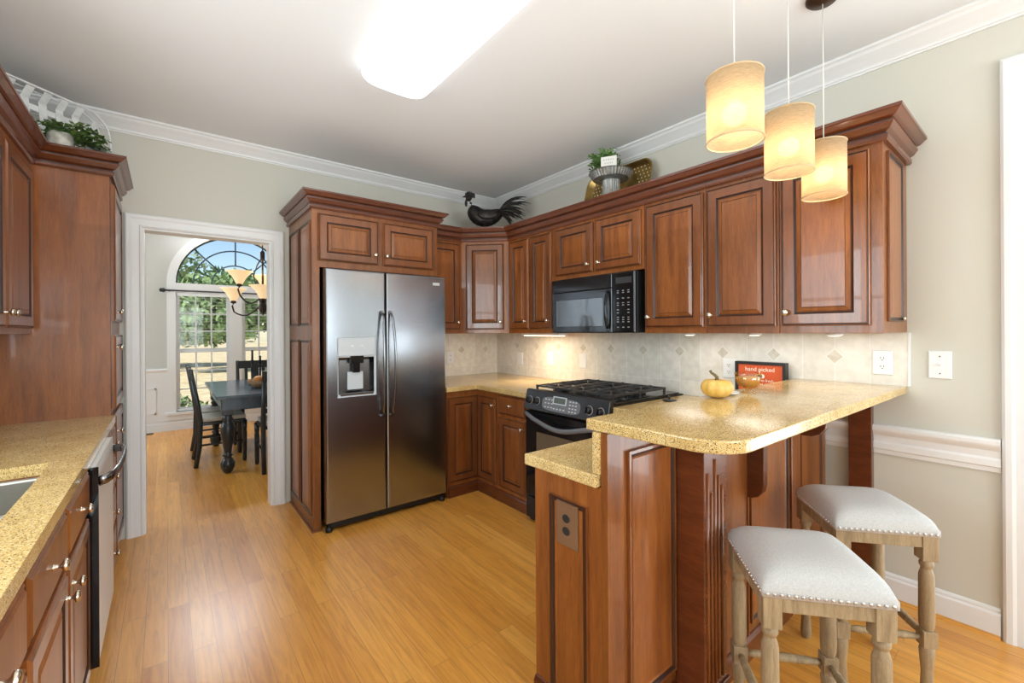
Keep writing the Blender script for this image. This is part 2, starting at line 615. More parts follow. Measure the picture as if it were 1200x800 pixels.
struct(MB().box(XL - .12, RX0, YR - .15, YR, 0, ZC).box(RX1, XW + .15, YR - .15, YR, 0, ZC).box(RX0, RX1, YR - .15, YR, 0, RZ0).box(RX0, RX1, YR - .15, YR, RZ1, ZC).build('wall_rear', WALL))

# crown, base and chair rail mouldings
def crown_prof(w, h, z):
    return [(0, z), (w, z), (w, z - .012), (w - .012, z - .018), (w - .02, z - .03), (w * .55, z - h * .5), (w * .3, z - h * .72), (.022, z - h * .8), (.02, z - h * .9), (.012, z - h * .93), (.010, z - h), (0, z - h)]
CP = crown_prof(.095, .095, ZC)
struct(MB().sweep(CP, [(XL, YR), (XL, YB), (XW, YB), (XW, YR)]).build('trim_crown', WHITE_TRIM))
BP = [(0, 0), (.016, 0), (.016, .10), (.010, .108), (.010, .118), (.006, .126), (0, .128)]
struct(MB().sweep(BP, [(XW, .80), (XW, .691)]).sweep(BP, [(XW, .593), (XW, .162)]).build('baseboard_right', WHITE_TRIM))
struct(MB().sweep([(.016, 0), (.028, 0), (.026, .008), (.016, .014)], [(XW, .593), (XW, .162)]).build('trim_shoe', FLOOR))
CR = [(0, .722), (.010, .722), (.012, .742), (.018, .748), (.018, .775), (.012, .785), (.016, .815), (.030, .835), (.034, .845), (.034, .860), (.024, .868), (0, .868)]
struct(MB().sweep(CR, [(XW, .80), (XW, .691)]).sweep(CR, [(XW, .593), (XW, .158)]).build('trim_chair_rail', WHITE_TRIM))

# doorway casing to the dining room
def casing(name, x0, x1, z1, y, w=.088, d=.022, off=0):
    mb = MB()
    prof = [(0, 0), (0, d * .55), (.010, d * .8), (.016, d * .62), (w * .6, d * .75), (w * .72, d), (w * .9, d), (w, d * .75), (w, 0)]
    # profile (u outwards from opening, t thickness); path: up, across, down with mitres
    path = [((x0, 0), (-1, 0)), ((x0, z1), (-1, 1)), ((x1, z1), (1, 1)), ((x1, 0), (1, 0))]
    rings = []
    for (x, z), (dx, dz) in path:
        rings.append([mb.v((x + dx * u, y - t, z + dz * u)) for u, t in prof])
    for a, b in zip(rings, rings[1:]):
        for i in range(len(prof)):
            j = (i + 1) % len(prof)
            mb.face([a[i], b[i], b[j], a[j]])
    mb.face(rings[0]); mb.face(rings[-1][::-1])
    return mb
mb = casing('door_1', OX0, OX1, OZ, YB - .001)
mb.box(OX0 - .001, OX0 + .012, YB - .001, YB + .125, 0, OZ - .0125).box(OX1 - .012, OX1 + .001, YB - .001, YB + .125, 0, OZ - .0125).box(OX0, OX1, YB - .001, YB + .125, OZ - .012, OZ + .001)
struct(mb.build('door_1', WHITE_TRIM))

# glazed patio door on the right wall (mostly outside the frame)
def side_casing():
    mb = casing('c', 0, DY1 - DY0, DZ, 0, .1, .025)
    for v_ in mb.bm.verts:
        x, y, z = v_.co
        v_.co = Vector((XW - .001 + y, DY1 - x, z))
    return mb
mb = side_casing()
for y0 in (DY0, (DY0 + DY1) / 2):
    y1 = y0 + (DY1 - DY0) / 2
    for a, b in ((y0 + .001, y0 + .09), (y1 - .09, y1 - .001)):
        mb.box(XW + .05, XW + .095, a, b, .01, DZ)
    mb.box(XW + .052, XW + .093, y0 + .0905, y1 - .0905, .01, .22).box(XW + .052, XW + .093, y0 + .0905, y1 - .0905, DZ - .1, DZ)
    mb.box(XW + .06, XW + .085, y0 + .09, y1 - .09, 1.15, 1.175)
pd = struct(mb.build('door_2', WHITE_TRIM))
tag(MB().box(XW + .070, XW + .074, DY0 + .09, DY1 - .09, .22, DZ - .1).build('door_2_pane', GLASS, pd), kind='structure')

# rear window behind the camera
mb = MB()
mb.box(RX0, RX1, YR - .098, YR - .052, RZ0 + .001, RZ0 + .06).box(RX0, RX1, YR - .098, YR - .052, RZ1 - .06, RZ1 - .001)
for k in range(4):
    x = RX0 + (RX1 - RX0 - .06) * k / 3
    mb.box(x, x + .06, YR - .1, YR - .05, RZ0, RZ1)
mb.box(RX0, RX1, YR - .095, YR - .055, 1.58, 1.62)
mb.box(RX0 - .08, RX1 + .08, YR, YR + .02, RZ0 - .08, RZ0).box(RX0 - .08, RX1 + .08, YR, YR + .02, RZ1, RZ1 + .08).box(RX0 - .08, RX0, YR, YR + .019, RZ0, RZ1).box(RX1, RX1 + .08, YR, YR + .019, RZ0, RZ1)
w2 = struct(mb.build('window_2', WHITE_TRIM))
tag(MB().box(RX0, RX1, YR - .08, YR - .076, RZ0, RZ1).build('window_2_pane', GLASS, w2), kind='structure')

# ------------------------------------------------------------------ dining room shell
YD = 7.70
AX, AR, AZ0, AZS = .825, .72, .25, 2.06     # arch centre, inner radius, sill, spring line
def arch_pts(r, n=28):
    return [(AX + r * math.cos(PI - PI * i / n), AZS + r * math.sin(PI * i / n)) for i in range(n + 1)]
def wall_with_arch():
    mb = MB()
    x0, x1, z1 = -2.25, 3.2, 3.05
    n = 28
    A = arch_pts(AR, n)
    for y in (YD, YD + .15):
        outer = [(x0, AZS)] + [(x0 + (x1 - x0) * i / (n - 2), z1) for i in range(n - 1)] + [(x1, AZS)]
        ov = [mb.v((x, y, z)) for x, z in outer]
        iv = [mb.v((x, y, z)) for x, z in A]
        for i in range(n):
            mb.face([ov[i], ov[i + 1], iv[i + 1], iv[i]])
    av = [(mb.v((x, YD, z)), mb.v((x, YD + .15, z))) for x, z in A]
    for (a, b), (c, d) in zip(av, av[1:]):
        mb.face([a, b, d, c])
    mb.box(x0, AX - AR, YD, YD + .15, 0, AZS).box(AX + AR, x1, YD, YD + .15, 0, AZS).box(AX - AR, AX + AR, YD, YD + .15, 0, AZ0)
    return mb
struct(wall_with_arch().build('wall_dining_back', DINING_WALL))
struct(MB().box(-2.25, -2.1, YB + .12, 4.95, 0, 3.05).box(-2.25, -2.1, 6.85, YD, 0, 3.05).box(-2.25, -2.1, 4.95, 6.85, 0, .7).box(-2.25, -2.1, 4.95, 6.85, 2.5, 3.05).build('wall_dining_left', DINING_WALL))
struct(MB().box(3.05, 3.2, YB + .12, YD, 0, 3.05).build('wall_dining_right', DINING_WALL))
w3 = struct(MB().box(-2.2, -2.15, 4.95, 5.02, .7, 2.5).box(-2.2, -2.15, 6.78, 6.85, .7, 2.5).box(-2.2, -2.15, 5.02, 6.78, .7, .77).box(-2.2, -2.15, 5.02, 6.78, 2.43, 2.5).box(-2.2, -2.15, 5.86, 5.94, .77, 2.43).build('added_window_3', WHITE_TRIM))  # unseen window, put in to carry the dining side fill
tag(MB().box(-2.177, -2.173, 5.02, 6.78, .77, 2.43).build('added_window_3_pane', GLASS, w3), kind='structure')

# arched dining window: casing, sashes, muntins, panes
mb = MB()
pin, pout = arch_pts(AR, 28), arch_pts(AR + .10, 28)
pin = [(AX - AR, AZ0 - .0)] + pin + [(AX + AR, AZ0)]
pout = [(AX - AR - .10, AZ0 - .0)] + pout + [(AX + AR + .10, AZ0)]
for (a, b), (c, d), (e, f), (g, h) in zip(pin, pin[1:], pout, pout[1:]):
    q = [mb.v((a, YD - .022, b)), mb.v((c, YD - .022, d)), mb.v((g, YD - .022, h)), mb.v((e, YD - .022, f))]
    q2 = [mb.v((a, YD - .001, b)), mb.v((c, YD - .001, d)), mb.v((g, YD - .001, h)), mb.v((e, YD - .001, f))]
    mb.face(q); mb.face([q[0], q[1], q2[1], q2[0]]); mb.face([q[3], q[2], q2[2], q2[3]])
mb.box(AX - AR - .13, AX + AR + .13, YD - .05, YD - .001, AZ0 - .035, AZ0).box(AX - AR - .10, AX + AR + .10, YD - .022, YD - .001, AZ0 - .11, AZ0 - .035)
# transom rail and mullion
mb.box(AX - AR, AX + AR, YD + .0, YD + .09, AZS - .13, AZS).box(AX - .075, AX + .075, YD + .01, YD + .09, AZ0, AZS - .1)
w1 = struct(mb.build('window_1', WHITE_TRIM))
for sx in (-1, 1):
    x0, x1 = (AX - AR, AX - .075) if sx < 0 else (AX + .075, AX + AR)
    mb = MB()
    zt, zm = AZS - .13, 1.10
    for (z0, z1, y) in ((zm - .02, zt, .062), (AZ0 + .001, zm + .02, .028)):
        mb.box(x0, x0 + .045, YD + y, YD + y + .03, z0, z1).box(x1 - .045, x1, YD + y, YD + y + .03, z0, z1)
        mb.box(x0 + .0452, x1 - .0452, YD + y, YD + y + .03, z0, z0 + .05).box(x0 + .0452, x1 - .0452, YD + y, YD + y + .03, z1 - .045, z1)
        for k in (1, 2):
            x = x0 + .045 + (x1 - x0 - .09) * k / 3
            mb.box(x - .009, x + .009, YD + y + .005, YD + y + .025, z0 + .05, z1 - .045)
            z = z0 + .05 + (z1 - z0 - .095) * k / 3
            mb.box(x0 + .045, x1 - .045, YD + y + .007, YD + y + .023, z - .009, z + .009)
    s = tag(mb.build('sash', WHITE_TRIM, w1), kind='structure')
    tag(MB().box(x0 + .04, x1 - .04, YD + .074, YD + .077, AZ0 + .04, zt - .03).build('pane', GLASS, s), kind='structure')
# fan light with dark bars
mb = MB()
for r in (.30, .52):
    pts = [(AX + r * math.cos(PI * i / 28), YD + .06, AZS + .004 + r * math.sin(PI * i / 28)) for i in range(29)]
    mb.tube(pts, .011, 6)
for a, r0 in ((PI / 4, .30), (PI / 2, .30), (3 * PI / 4, .30)):
    mb.tube([(AX + r0 * math.cos(a), YD + .06, AZS + r0 * math.sin(a)), (AX + AR * math.cos(a), YD + .06, AZS + AR * math.sin(a))], .011, 6)
mb.tube([(AX + (AR - .008) * math.cos(PI * i / 28), YD + .06, AZS + (AR - .008) * math.sin(PI * i / 28)) for i in range(29)], .012, 6)
fl = tag(mb.build('fan_muntin', mat('blue_grey_bar', (.05, .075, .09), .5), w1), kind='structure')
mb = MB()
c0 = mb.v((AX, YD + .075, AZS))
pv = [mb.v((x, YD + .075, z)) for x, z in arch_pts(AR - .005, 28)]
for a, b in zip(pv, pv[1:]):
    mb.face([c0, a, b])
tag(mb.build('fan_pane', GLASS, fl), kind='structure')

# wainscot, base and rail in the dining room
mb = MB()
for xa, xb in ((-2.1, AX - AR - .10), (AX + AR + .10, 3.05)):
    mb.box(xa, xb, YD - .008, YD - .0005, .13, .80)
    mb.sweep([(0, .785), (.014, .785), (.014, .81), (.03, .84), (.03, .855), (.02, .865), (0, .865)], [(xa, YD - .0005), (xb, YD - .0005)])
    n = max(1, int((xb - xa) / .8))
    for k in range(n):
        a = xb - .12 - k * .8 - .6 if xa < 0 else xa + .12 + k * .8
        b = a + .6
        if a < xa + .05: continue
        for (u0, u1, z0, z1) in ((a, b, .245, .262), (a, b, .583, .60), (a, a + .017, .245, .60), (b - .017, b, .245, .60)):
            mb.box(u0, u1, YD - .020, YD - .008, z0, z1)
mb.box(AX - AR - .1, AX + AR + .1, YD - .008, YD - .0005, .13, .138)
mb.sweep(BP, [(-2.1, YD - .0005), (3.05, YD - .0005)])
struct(mb.build('trim_wainscot', WHITE_TRIM))

# ------------------------------------------------------------------ outdoors
struct(MB().box(-60, 60, -50, 90, -.45, -.35).build('ground', noisy('dry_lawn', (.52, .40, .22), (.70, .58, .36), 3, .95)))
def leaf_blob(mb, c, r, n, s, rnd, flat=1.0):
    for _ in range(n):
        d = Vector((rnd.gauss(0, 1), rnd.gauss(0, 1), rnd.gauss(0, 1))).normalized()
        p = Vector(c) + Vector((d.x * r, d.y * r, d.z * r * flat)) * (.72 + .33 * rnd.random())
        a = Vector((rnd.gauss(0, 1), rnd.gauss(0, 1), rnd.gauss(0, 1))).normalized()
        b = a.cross(d)
        if b.length < .01: continue
        b.normalize()
        k = s * (.6 + .8 * rnd.random())
        q = [mb.v(p + a * k), mb.v(p + b * k * .5), mb.v(p - a * k), mb.v(p - b * k * .5)]
        mb.face(q)
TREE_LEAF = noisy('tree_leaf', (.12, .22, .07), (.32, .44, .20), .9, .8)
TREE_LEAF2 = noisy('olive_leaf', (.17, .25, .10), (.42, .50, .26), .9, .8)
BARK = noisy('bark', (.10, .075, .05), (.20, .15, .11), 8, .9)
def tree(x, y, h, rad, label, m, seed):
    rnd = random.Random(seed)
    t = thing('tree', label, 'tree', (x, y, -.36), 0, 'trees beyond the lawn')
    MB().tube([(0, 0, 0), (.1, 0, h * .35), (-.05, .1, h * .75)], [.22, .16, .05], 8).build('trunk', BARK, t)
    mb = MB()
    for k in range(14):
        a = rnd.random() * 2 * PI
        rr = rad * .62 * math.sqrt(rnd.random())
        z = h * (.28 + .58 * rnd.random())
        leaf_blob(mb, (rr * math.cos(a), rr * math.sin(a), z), rad * (.34 + .2 * rnd.random()), 300, .17, rnd, .8)
    mb.build('crown', m, t)
tree(-5.4, 24, 5.6, 2.6, 'bushy green tree seen through the dining window beside its casing', TREE_LEAF, 1)
tree(-.6, 28, 6.2, 3.0, 'tall loose tree rising behind the first column of window panes', TREE_LEAF2, 2)
tree(2.6, 24, 4.6, 2.5, 'low dense tree behind the middle of the arched window', TREE_LEAF, 3)
tree(6.3, 27, 6.6, 3.1, 'largest tree behind the mullion of the dining window', TREE_LEAF2, 4)
tree(9.4, 24, 5.4, 2.7, 'dark green tree behind the bronze chandelier', TREE_LEAF, 5)
tree(-7.8, 29, 5.9, 3.0, 'pale tree at the edge of the lawn hidden by the dining wall', TREE_LEAF2, 6)
rnd = random.Random(12)
for k, (x, lab) in enumerate(((.15, 'low green shrub under the dining window beside the casing'), (1.25, 'low green shrub under the dining window behind the table'))):
    t = thing('shrub', lab, 'shrub', (x, 8.6, -.36), 0, 'shrubs under the dining window')
    MB().tube([(0, 0, 0), (0, 0, .35)], .03, 6).build('stem', BARK, t)
    mb = MB()
    for j in range(6):
        leaf_blob(mb, (rnd.uniform(-.3, .3), rnd.uniform(-.2, .2), .35 + .2 * rnd.random()), .22, 90, .05, rnd)
    mb.build('foliage', TREE_LEAF, t)

# ------------------------------------------------------------------ cabinet helpers (local frame: x along the face, y into the cabinet, z up)
def door_panel(x0, x1, z0, z1, F=.055, t=.020, off=(0, 0, 0)):
    """raised panel door in front of plane y=0"""
    mb = MB(off)
    F = min(F, (x1 - x0) * .26, (z1 - z0) * .26)
    def R(i, d, m=0):
        return (x0 + i, x1 - i, z0 + i, z1 - i, -d, m)
    L = [R(0, .0015), R(0, t - .007, 0), R(.004, t - .0025, 0), R(.006, t - .0045, 1), R(.009, t - .0045, 1), R(.012, t, 2), R(F, t, 2),
         R(F + .003, t - .003, 1), R(F + .006, t - .008, 1), R(F + .010, t - .009, 1), R(F + .013, t - .006, 2), R(F + .030, t - .0015, 0), R(F + .032, t - .0030, 1), R(F + .034, t - .0015, 0)]
    if min(x1 - x0, z1 - z0) < 2 * (F + .04):
        L = L[:11]
    mb.rects(L)
    # back
    mb.rects([R(0, .0015)])
    return mb
WM = [CHERRY, GLAZE, CHERRY_FRAME]
def knob_mesh(long=0):
    mb = MB()
    M = Matrix.Rotation(PI / 2, 3, 'X')   # z -> -y
    prof = [(.008, 0), (.008, .003), (.005, .005), (.0045, .014), (.007, .017), (.0145, .020), (.0155, .024), (.013, .029), (.006, .031), (.001, .0315)]
    mb.lathe(prof, (0, 0, 0), 16, 0, True, M)
    return mb
KNOB_ME = None
def knob(parent, x, y, z):
    global KNOB_ME
    if KNOB_ME is None:
        o = knob_mesh().build('knob', NICKEL)
        KNOB_ME = o.data
    else:
        o = bpy.data.objects.new('knob', KNOB_ME)
        COL.objects.link(o)
    o.parent = parent
    o.location = (x, y, z)
    return o
def door(parent, x0, x1, z0, z1, kx=None, kz=None, name='door', F=.055, y=0):
    ox, oz = (x0 + x1) / 2, z0
    o = door_panel(x0 - ox, x1 - ox, 0, z1 - z0, F).build(name, WM, parent, loc=(ox, y, oz))
    if kx is not None:
        knob(o, kx - ox, -.019, kz - oz)
    return o
def drawer(parent, x0, x1, z0, z1, y=0):
    ox, oz = (x0 + x1) / 2, z0
    w, h = x1 - x0, z1 - z0
    mb = MB()
    def R(i, d, m=0):
        return (-w / 2 + i, w / 2 - i, i, h - i, -d, m)
    mb.rects([R(0, .0015), R(0, .013), (R(.004, .017)), R(.006, .0155, 1), R(.009, .0155, 1), R(.014, .020), R(.02, .020)])
    mb.rects([R(0, .0015)])
    o = mb.build('drawer', WM, parent, loc=(ox, y, oz))
    knob(o, 0, -.019, h / 2)
    return o
def CAB_CROWN(z0, h, w):
    k, q = h / .118, w / .072
    return [(d * q, z0 + z * k) for d, z in CROWN_PTS]
CROWN_PTS = [(0, 0), (.014, 0), (.020, .008), (.020, .024), (.013, .028), (.013, .034), (.028, .043), (.041, .063), (.041, .070), (.033, .073), (.033, .079), (.050, .085), (.067, .103), (.072, .105), (.072, .118), (0, .118)]
CROWN_GLAZE = (4, 9)
def cab_crown(mb, z0, h, w, path):
    n0 = len(mb.bm.faces)
    mb.sweep(CAB_CROWN(z0, h, w), path)
    mb.bm.faces.ensure_lookup_table()
    k = len(CROWN_PTS)
    for idx in range(k * (len(path) - 1)):
        if idx % k in CROWN_GLAZE:
            mb.bm.faces[n0 + idx].material_index = 1
    return mb

# ------------------------------------------------------------------ refrigerator surround and refrigerator
FX0, FX1, FY = .773, 1.725, 3.14
fc = thing('refrigerator_cabinet', 'tall cherry wood cabinet surrounding the stainless refrigerator', 'cabinet', (FX0, FY, 0))
W = FX1 - FX0
mb = MB()
mb.box(0, W, 0, YB - FY - .002, 1.80, 2.215)            # box over the fridge
mb.box(.0, .048, 0, YB - FY - .002, 0, 1.80)            # left panel
mb.box(-.012, .052, -.012, YB - FY - .025, 0, .012)      # shoe
mb.build('carcass', [CHERRY], fc, bevel=.0015)
# four raised panels on the side that faces the doorway
for (a0, a1) in ((.045, .315), (.365, .635)):
    for (z0, z1) in ((.10, 1.30), (1.40, 2.12)):
        m2 = MB()
        Y0, Y1 = a0, a1
        def R(i, d, m=0): return (Y0 + i, Y1 - i, z0 + i, z1 - i, -d, m)
        m2.rects([R(0, .0008, 1), R(0, .009, 2), R(.008, .009, 1), R(.014, .003, 1), R(.020, .003, 1), R(.026, .005, 0), R(.05, .009, 0), R(.052, .008, 1), R(.054, .009, 0)], axis='x')
        m2.rects([R(0, .0008, 1)], axis='x')
        m2.build('side_panel', WM, fc)
door(fc, .037, .455, 1.845, 2.165, .430, 1.915)
door(fc, .492, .908, 1.845, 2.165, .518, 1.915)
cab_crown(MB(), 2.195, .112, .07, [(0, YB - FY - .002), (0, 0), (W, 0), (W, YB - FY - .002)]).build('crown_molding', [CHERRY_CROWN, GLAZE], fc)

fr = thing('refrigerator', 'stainless side by side refrigerator with ice and water dispenser', 'refrigerator', (.833, 3.05, 0))
FW, FH = .916, 1.785
MB().box(.008, FW - .008, .075, .72, .05, FH - .012).build('body', BLACK_M, fc and fr, bevel=.004)
for k, (x0, x1) in enumerate(((0, .417), (.423, FW))):
    mb = MB()
    def Q(i, y, m=0): return (x0 + i, x1 - i, .065 + i, FH - i, y, m)
    mb.rects([Q(.004, .07), Q(0, .066), Q(0, .010), Q(.004, .003), Q(.012, 0)], cap=(k == 1))
    if k == 0:
        hx0, hx1, hz0, hz1 = .075, .345, .905, 1.318
        mb.rects([Q(.012, 0), (hx0, hx1, hz0, hz1, 0, 0), (hx0 + .004, hx1 - .004, hz0 + .004, hz1 - .004, .004, 1)], cap=False)
    mb.rects([Q(.004, .07)])
    d = mb.build('door', [STEEL, STEEL_L], fr)
    # bowed bar handle beside the split
    hx = x1 - .030 if k == 0 else x0 + .030
    pts = []
    for i in range(17):
        u = i / 16
        pts.append((hx + (-.010 if k == 0 else .010) * math.sin(PI * u), -.018 - .052 * math.sin(PI * u) ** .6, .745 + .755 * u))
    MB().tube(pts, [.0115] * 17, 10, flat=(1.25, .8)).tube([(hx, 0, .75), (hx, -.03, .75)], .012, 8).tube([(hx, 0, 1.495), (hx, -.03, 1.495)], .012, 8).build('handle', STEEL_D, d)
    if k == 0:
        ds = MB().rects([(hx0 + .004, hx1 - .004, hz0 + .004, hz1 - .004, .004), (hx0 + .012, hx1 - .012, hz0 + .020, hz1 - .14, .012, 0), (hx0 + .03, hx1 - .03, hz0 + .035, hz1 - .16, .058, 1)]).build('dispenser', [STEEL_L, STEEL_D], d)
        MB().box(hx0 + .006, hx1 - .006, -.003, .03, 1.188, hz1 - .006).ball((.175, -.003, 1.255), .007, 1).ball((.245, -.003, 1.255), .007, 1).build('dispenser_panel', [STEEL_L, WHITE_P], d, bevel=.003)
        MB().box(.165, .260, .008, .045, 1.135, 1.19).box(.185, .235, .015, .045, 1.07, 1.14).build('dispenser_nozzle', [BLACK], d, bevel=.004)
        MB().box(.155, .265, .040, .052, .95, 1.075).build('dispenser_paddle', [STEEL_L], d, bevel=.004)
        MB().box(hx0 + .02, hx1 - .02, .000, .05, .915, .930).build('drip_tray', [STEEL_D], d, bevel=.003)
    else:
        MB().box(x1 - .115, x1 - .055, -.002, .001, 1.715, 1.737).build('badge', GREYMARK, d)
MB().box(.02, FW - .02, .03, .075, .022, .062).build('toe_grille', BLACK_M, fr)
for x in (.025, FW - .025):
    MB().lathe([(.022, 0), (.024, .012), (.024, .03), (.010, .032), (.010, .055)], (x, .035, 0), 14).build('foot', BLACK_M, fr)

# ------------------------------------------------------------------ wall cabinets
UZ0, UZ1, UX, UF = 1.335, 2.165, 2.385, 3.345
CX = 2.385 - (UF - 3.04)         # where the diagonal meets the back run
# back run (behind the refrigerator surround)
bx0, bx1 = FX1 + .004, CX - .001
c = thing('wall_cabinet', 'narrow cherry wall cabinet between the refrigerator surround and the corner cabinet', 'cabinet', (bx0, UF, UZ0), group='cherry wall cabinets')
MB().box(0, bx1 - bx0, 0, YB - UF - .003, 0, UZ1 - UZ0).build('carcass', CHERRY, c, bevel=.0015)
door(c, .012, bx1 - bx0 - .022, .035, .795, bx1 - bx0 - .050, .10)
# diagonal corner
dl = math.hypot(2.385 - CX, UF - 3.04)
c = thing('wall_cabinet', 'angled corner wall cabinet beneath the black rooster', 'cabinet', (CX, UF, UZ0), -math.atan2(UF - 3.04, 2.385 - CX), 'cherry wall cabinets')
mi = Matrix.Rotation(math.atan2(UF - 3.04, 2.385 - CX), 3, 'Z')
poly = []
for x, y in ((CX, UF), (2.385, 3.04), (XW - .003, 3.04), (XW - .003, YB - .003), (CX, YB - .003)):
    p = mi @ Vector((x - CX, y - UF, 0))
    poly.append((p.x, p.y))
MB().prism(poly, 0, UZ1 - UZ0).build('carcass', CHERRY, c, bevel=.0015)
door(c, .045, dl - .045, .035, .795, dl - .075, .10)
# right run, local x goes towards the camera side of the wall
def wallcab(y0, y1, z0, label, doors, zdoor=None):
    t = thing('wall_cabinet', label, 'cabinet', (UX, y0, z0), -R90, 'cherry wall cabinets')
    h = UZ1 - z0
    MB().box(0.0006, y0 - y1 - .0006, 0, XW - UX - .003, 0, h).build('carcass', CHERRY, t, bevel=.0015)
    for (a, b, kx) in doors:
        door(t, y0 - a, y0 - b, .035 if not zdoor else zdoor, 2.13 - z0, y0 - kx, (.10 if not zdoor else zdoor + .055))
    return t
wallcab(3.038, 2.462, UZ0, 'narrow double door wall cabinet beside the microwave and the corner', [(3.015, 2.757, 2.795), (2.742, 2.484, 2.515)])
wallcab(2.460, 1.640, 1.745, 'short double door wall cabinet above the microwave', [(2.435, 2.058, 2.095), (2.033, 1.660, 1.995)], .028)
wallcab(1.638, 1.2365, UZ0, 'single door wall cabinet next to the microwave behind the largest pendant shade', [(1.622, 1.248, 1.598)])
wallcab(1.236, .8625, UZ0, 'single door wall cabinet second from the microwave behind the pendants', [(1.225, .875, 1.202)])
ec = wallcab(.862, .462, UZ0, 'end wall cabinet behind the smallest pendant shade with panelled side', [(.850, .505, .826)])
# panel on the exposed end (faces the camera side), local plane x = .40
m2 = MB()
xe = .862 - .462 - .0006
def R(i, d, m=0): return (.060 + i, .330 - i, .05 + i, .79 - i, xe + d, m)
m2.rects([R(0, .0004, 1), R(0, .010, 2), R(.008, .010, 1), R(.012, .004, 1), R(.020, .004, 1), R(.026, .006, 0), R(.05, .010, 0), R(.054, .010, 0)], axis='x')
m2.build('side_panel', WM, ec)
m2 = MB().tube([(xe + .008, .30, .065), (xe + .022, .30, .065)], .007, 10).build('knob', NICKEL, ec)
# continuous crown over the wall cabinets
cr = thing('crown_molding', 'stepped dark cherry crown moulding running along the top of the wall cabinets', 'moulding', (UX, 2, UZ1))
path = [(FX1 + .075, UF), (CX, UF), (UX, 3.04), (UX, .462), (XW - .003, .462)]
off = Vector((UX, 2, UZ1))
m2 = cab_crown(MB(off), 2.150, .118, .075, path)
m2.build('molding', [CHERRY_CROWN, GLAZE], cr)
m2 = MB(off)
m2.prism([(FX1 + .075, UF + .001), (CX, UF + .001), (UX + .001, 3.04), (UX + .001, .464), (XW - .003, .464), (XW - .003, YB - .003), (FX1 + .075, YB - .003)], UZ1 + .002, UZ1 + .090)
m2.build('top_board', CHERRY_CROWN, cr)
UTOP = UZ1 + .092

# under cabinet light
t = thing('under_cabinet_light', 'slim lit strip light under the narrow cabinet beside the microwave', 'light', (2.56, 2.74, UZ0))
MB().box(-.05, .05, -.20, .28, -.022, -.001).build('housing', WHITE_P, t, bevel=.002)
MB().box(-.035, .035, -.18, .26, -.026, -.0225).build('diffuser', UNDERCAB, t)
lamp('under_cabinet_glow', 'AREA', (2.56, 2.93, UZ0 - .032), 2.2, (1, .80, .55), (2.58, 2.93, 0), .10, .22)

for lab, y in (('small puck light under the cabinet next to the microwave', 1.43), ('small puck light under the cabinet behind the glass bowl', 1.05), ('small puck light under the end wall cabinet', .68)):
    t = thing('puck_light', lab, 'light', (2.55, y, UZ0), 0, 'puck lights under the cabinets')
    MB().lathe([(.035, -.0005), (.035, -.012), (.028, -.014)], (0, 0, 0), 20).build('housing', WHITE_P, t)
    MB().lathe([(.026, -.0142), (.022, -.0165), (.001, -.017)], (0, 0, 0), 18).build('lens', PUCK, t)
    lamp('puck_glow', 'AREA', (2.55, y, UZ0 - .024), .55, (1, .96, .88), (2.66, y, 0), .26, .26)

# ------------------------------------------------------------------ microwave
mw = thing('microwave', 'black over the range microwave with window and keypad', 'microwave', (2.335, 2.437, 1.337), -R90)
MWW, MWH = .762, .400
MB().box(0, MWW, .022, XW - 2.335 - .004, 0, MWH).build('body', BLACK_M, mw, bevel=.003)
d = MB().rects([(.002, .575, .004, .300, .022), (.002, .575, .004, .300, .002), (.006, .571, .008, .296, 0), (.05, .50, .045, .245, 0, 0), (.054, .496, .049, .241, .003, 0)], cap=False).build('door', [BLACK], mw)
MB().box(.052, .498, .002, .006, .047, .243).build('door_window', MWGLASS, d)
pts = [(.545, -.008 - .022 * math.sin(PI * i / 12) ** .7, .03 + .25 * i / 12) for i in range(13)]
MB().tube(pts, .010, 8).build('handle', BLACK, d)
MB().rects([(.002, .575, .304, MWH - .002, .022), (.002, .575, .304, MWH - .002, .002), (.006, .571, .308, MWH - .006, 0)]).build('vent_panel', BLACK, mw)
cp = MB().rects([(.579, MWW - .002, .004, MWH - .002, .022), (.579, MWW - .002, .004, MWH - .002, .004), (.585, MWW - .012, .010, MWH - .008, 0)]).build('control_panel', [BLACK], mw)
KEY = None
KEYMARK = mat('keypad_print', (.36, .36, .36), .5)
for r_, z in enumerate((.275, .262, .225, .195, .180, .150, .130, .100, .085, .070, .035)):
    for k in range(3):
        if r_ in (5, 6) and k == 1: continue
        x = .618 + k * .042
        if KEY is None:
            KEY = MB().box(0, .015, -.0012, .0006, 0, .0048).build('button', KEYMARK, cp, loc=(x, 0, z))
        else:
            b = KEY.copy()
            COL.objects.link(b)
            b.location = (x, 0, z)
MB().box(.610, .735, -.0012, .0006, .325, .365).build('display', MWGLASS, cp)
MB().box(MWW - .011, MWW - .005, -.003, .002, .01, MWH - .012).build('edge_trim', GREYTRIM, cp)

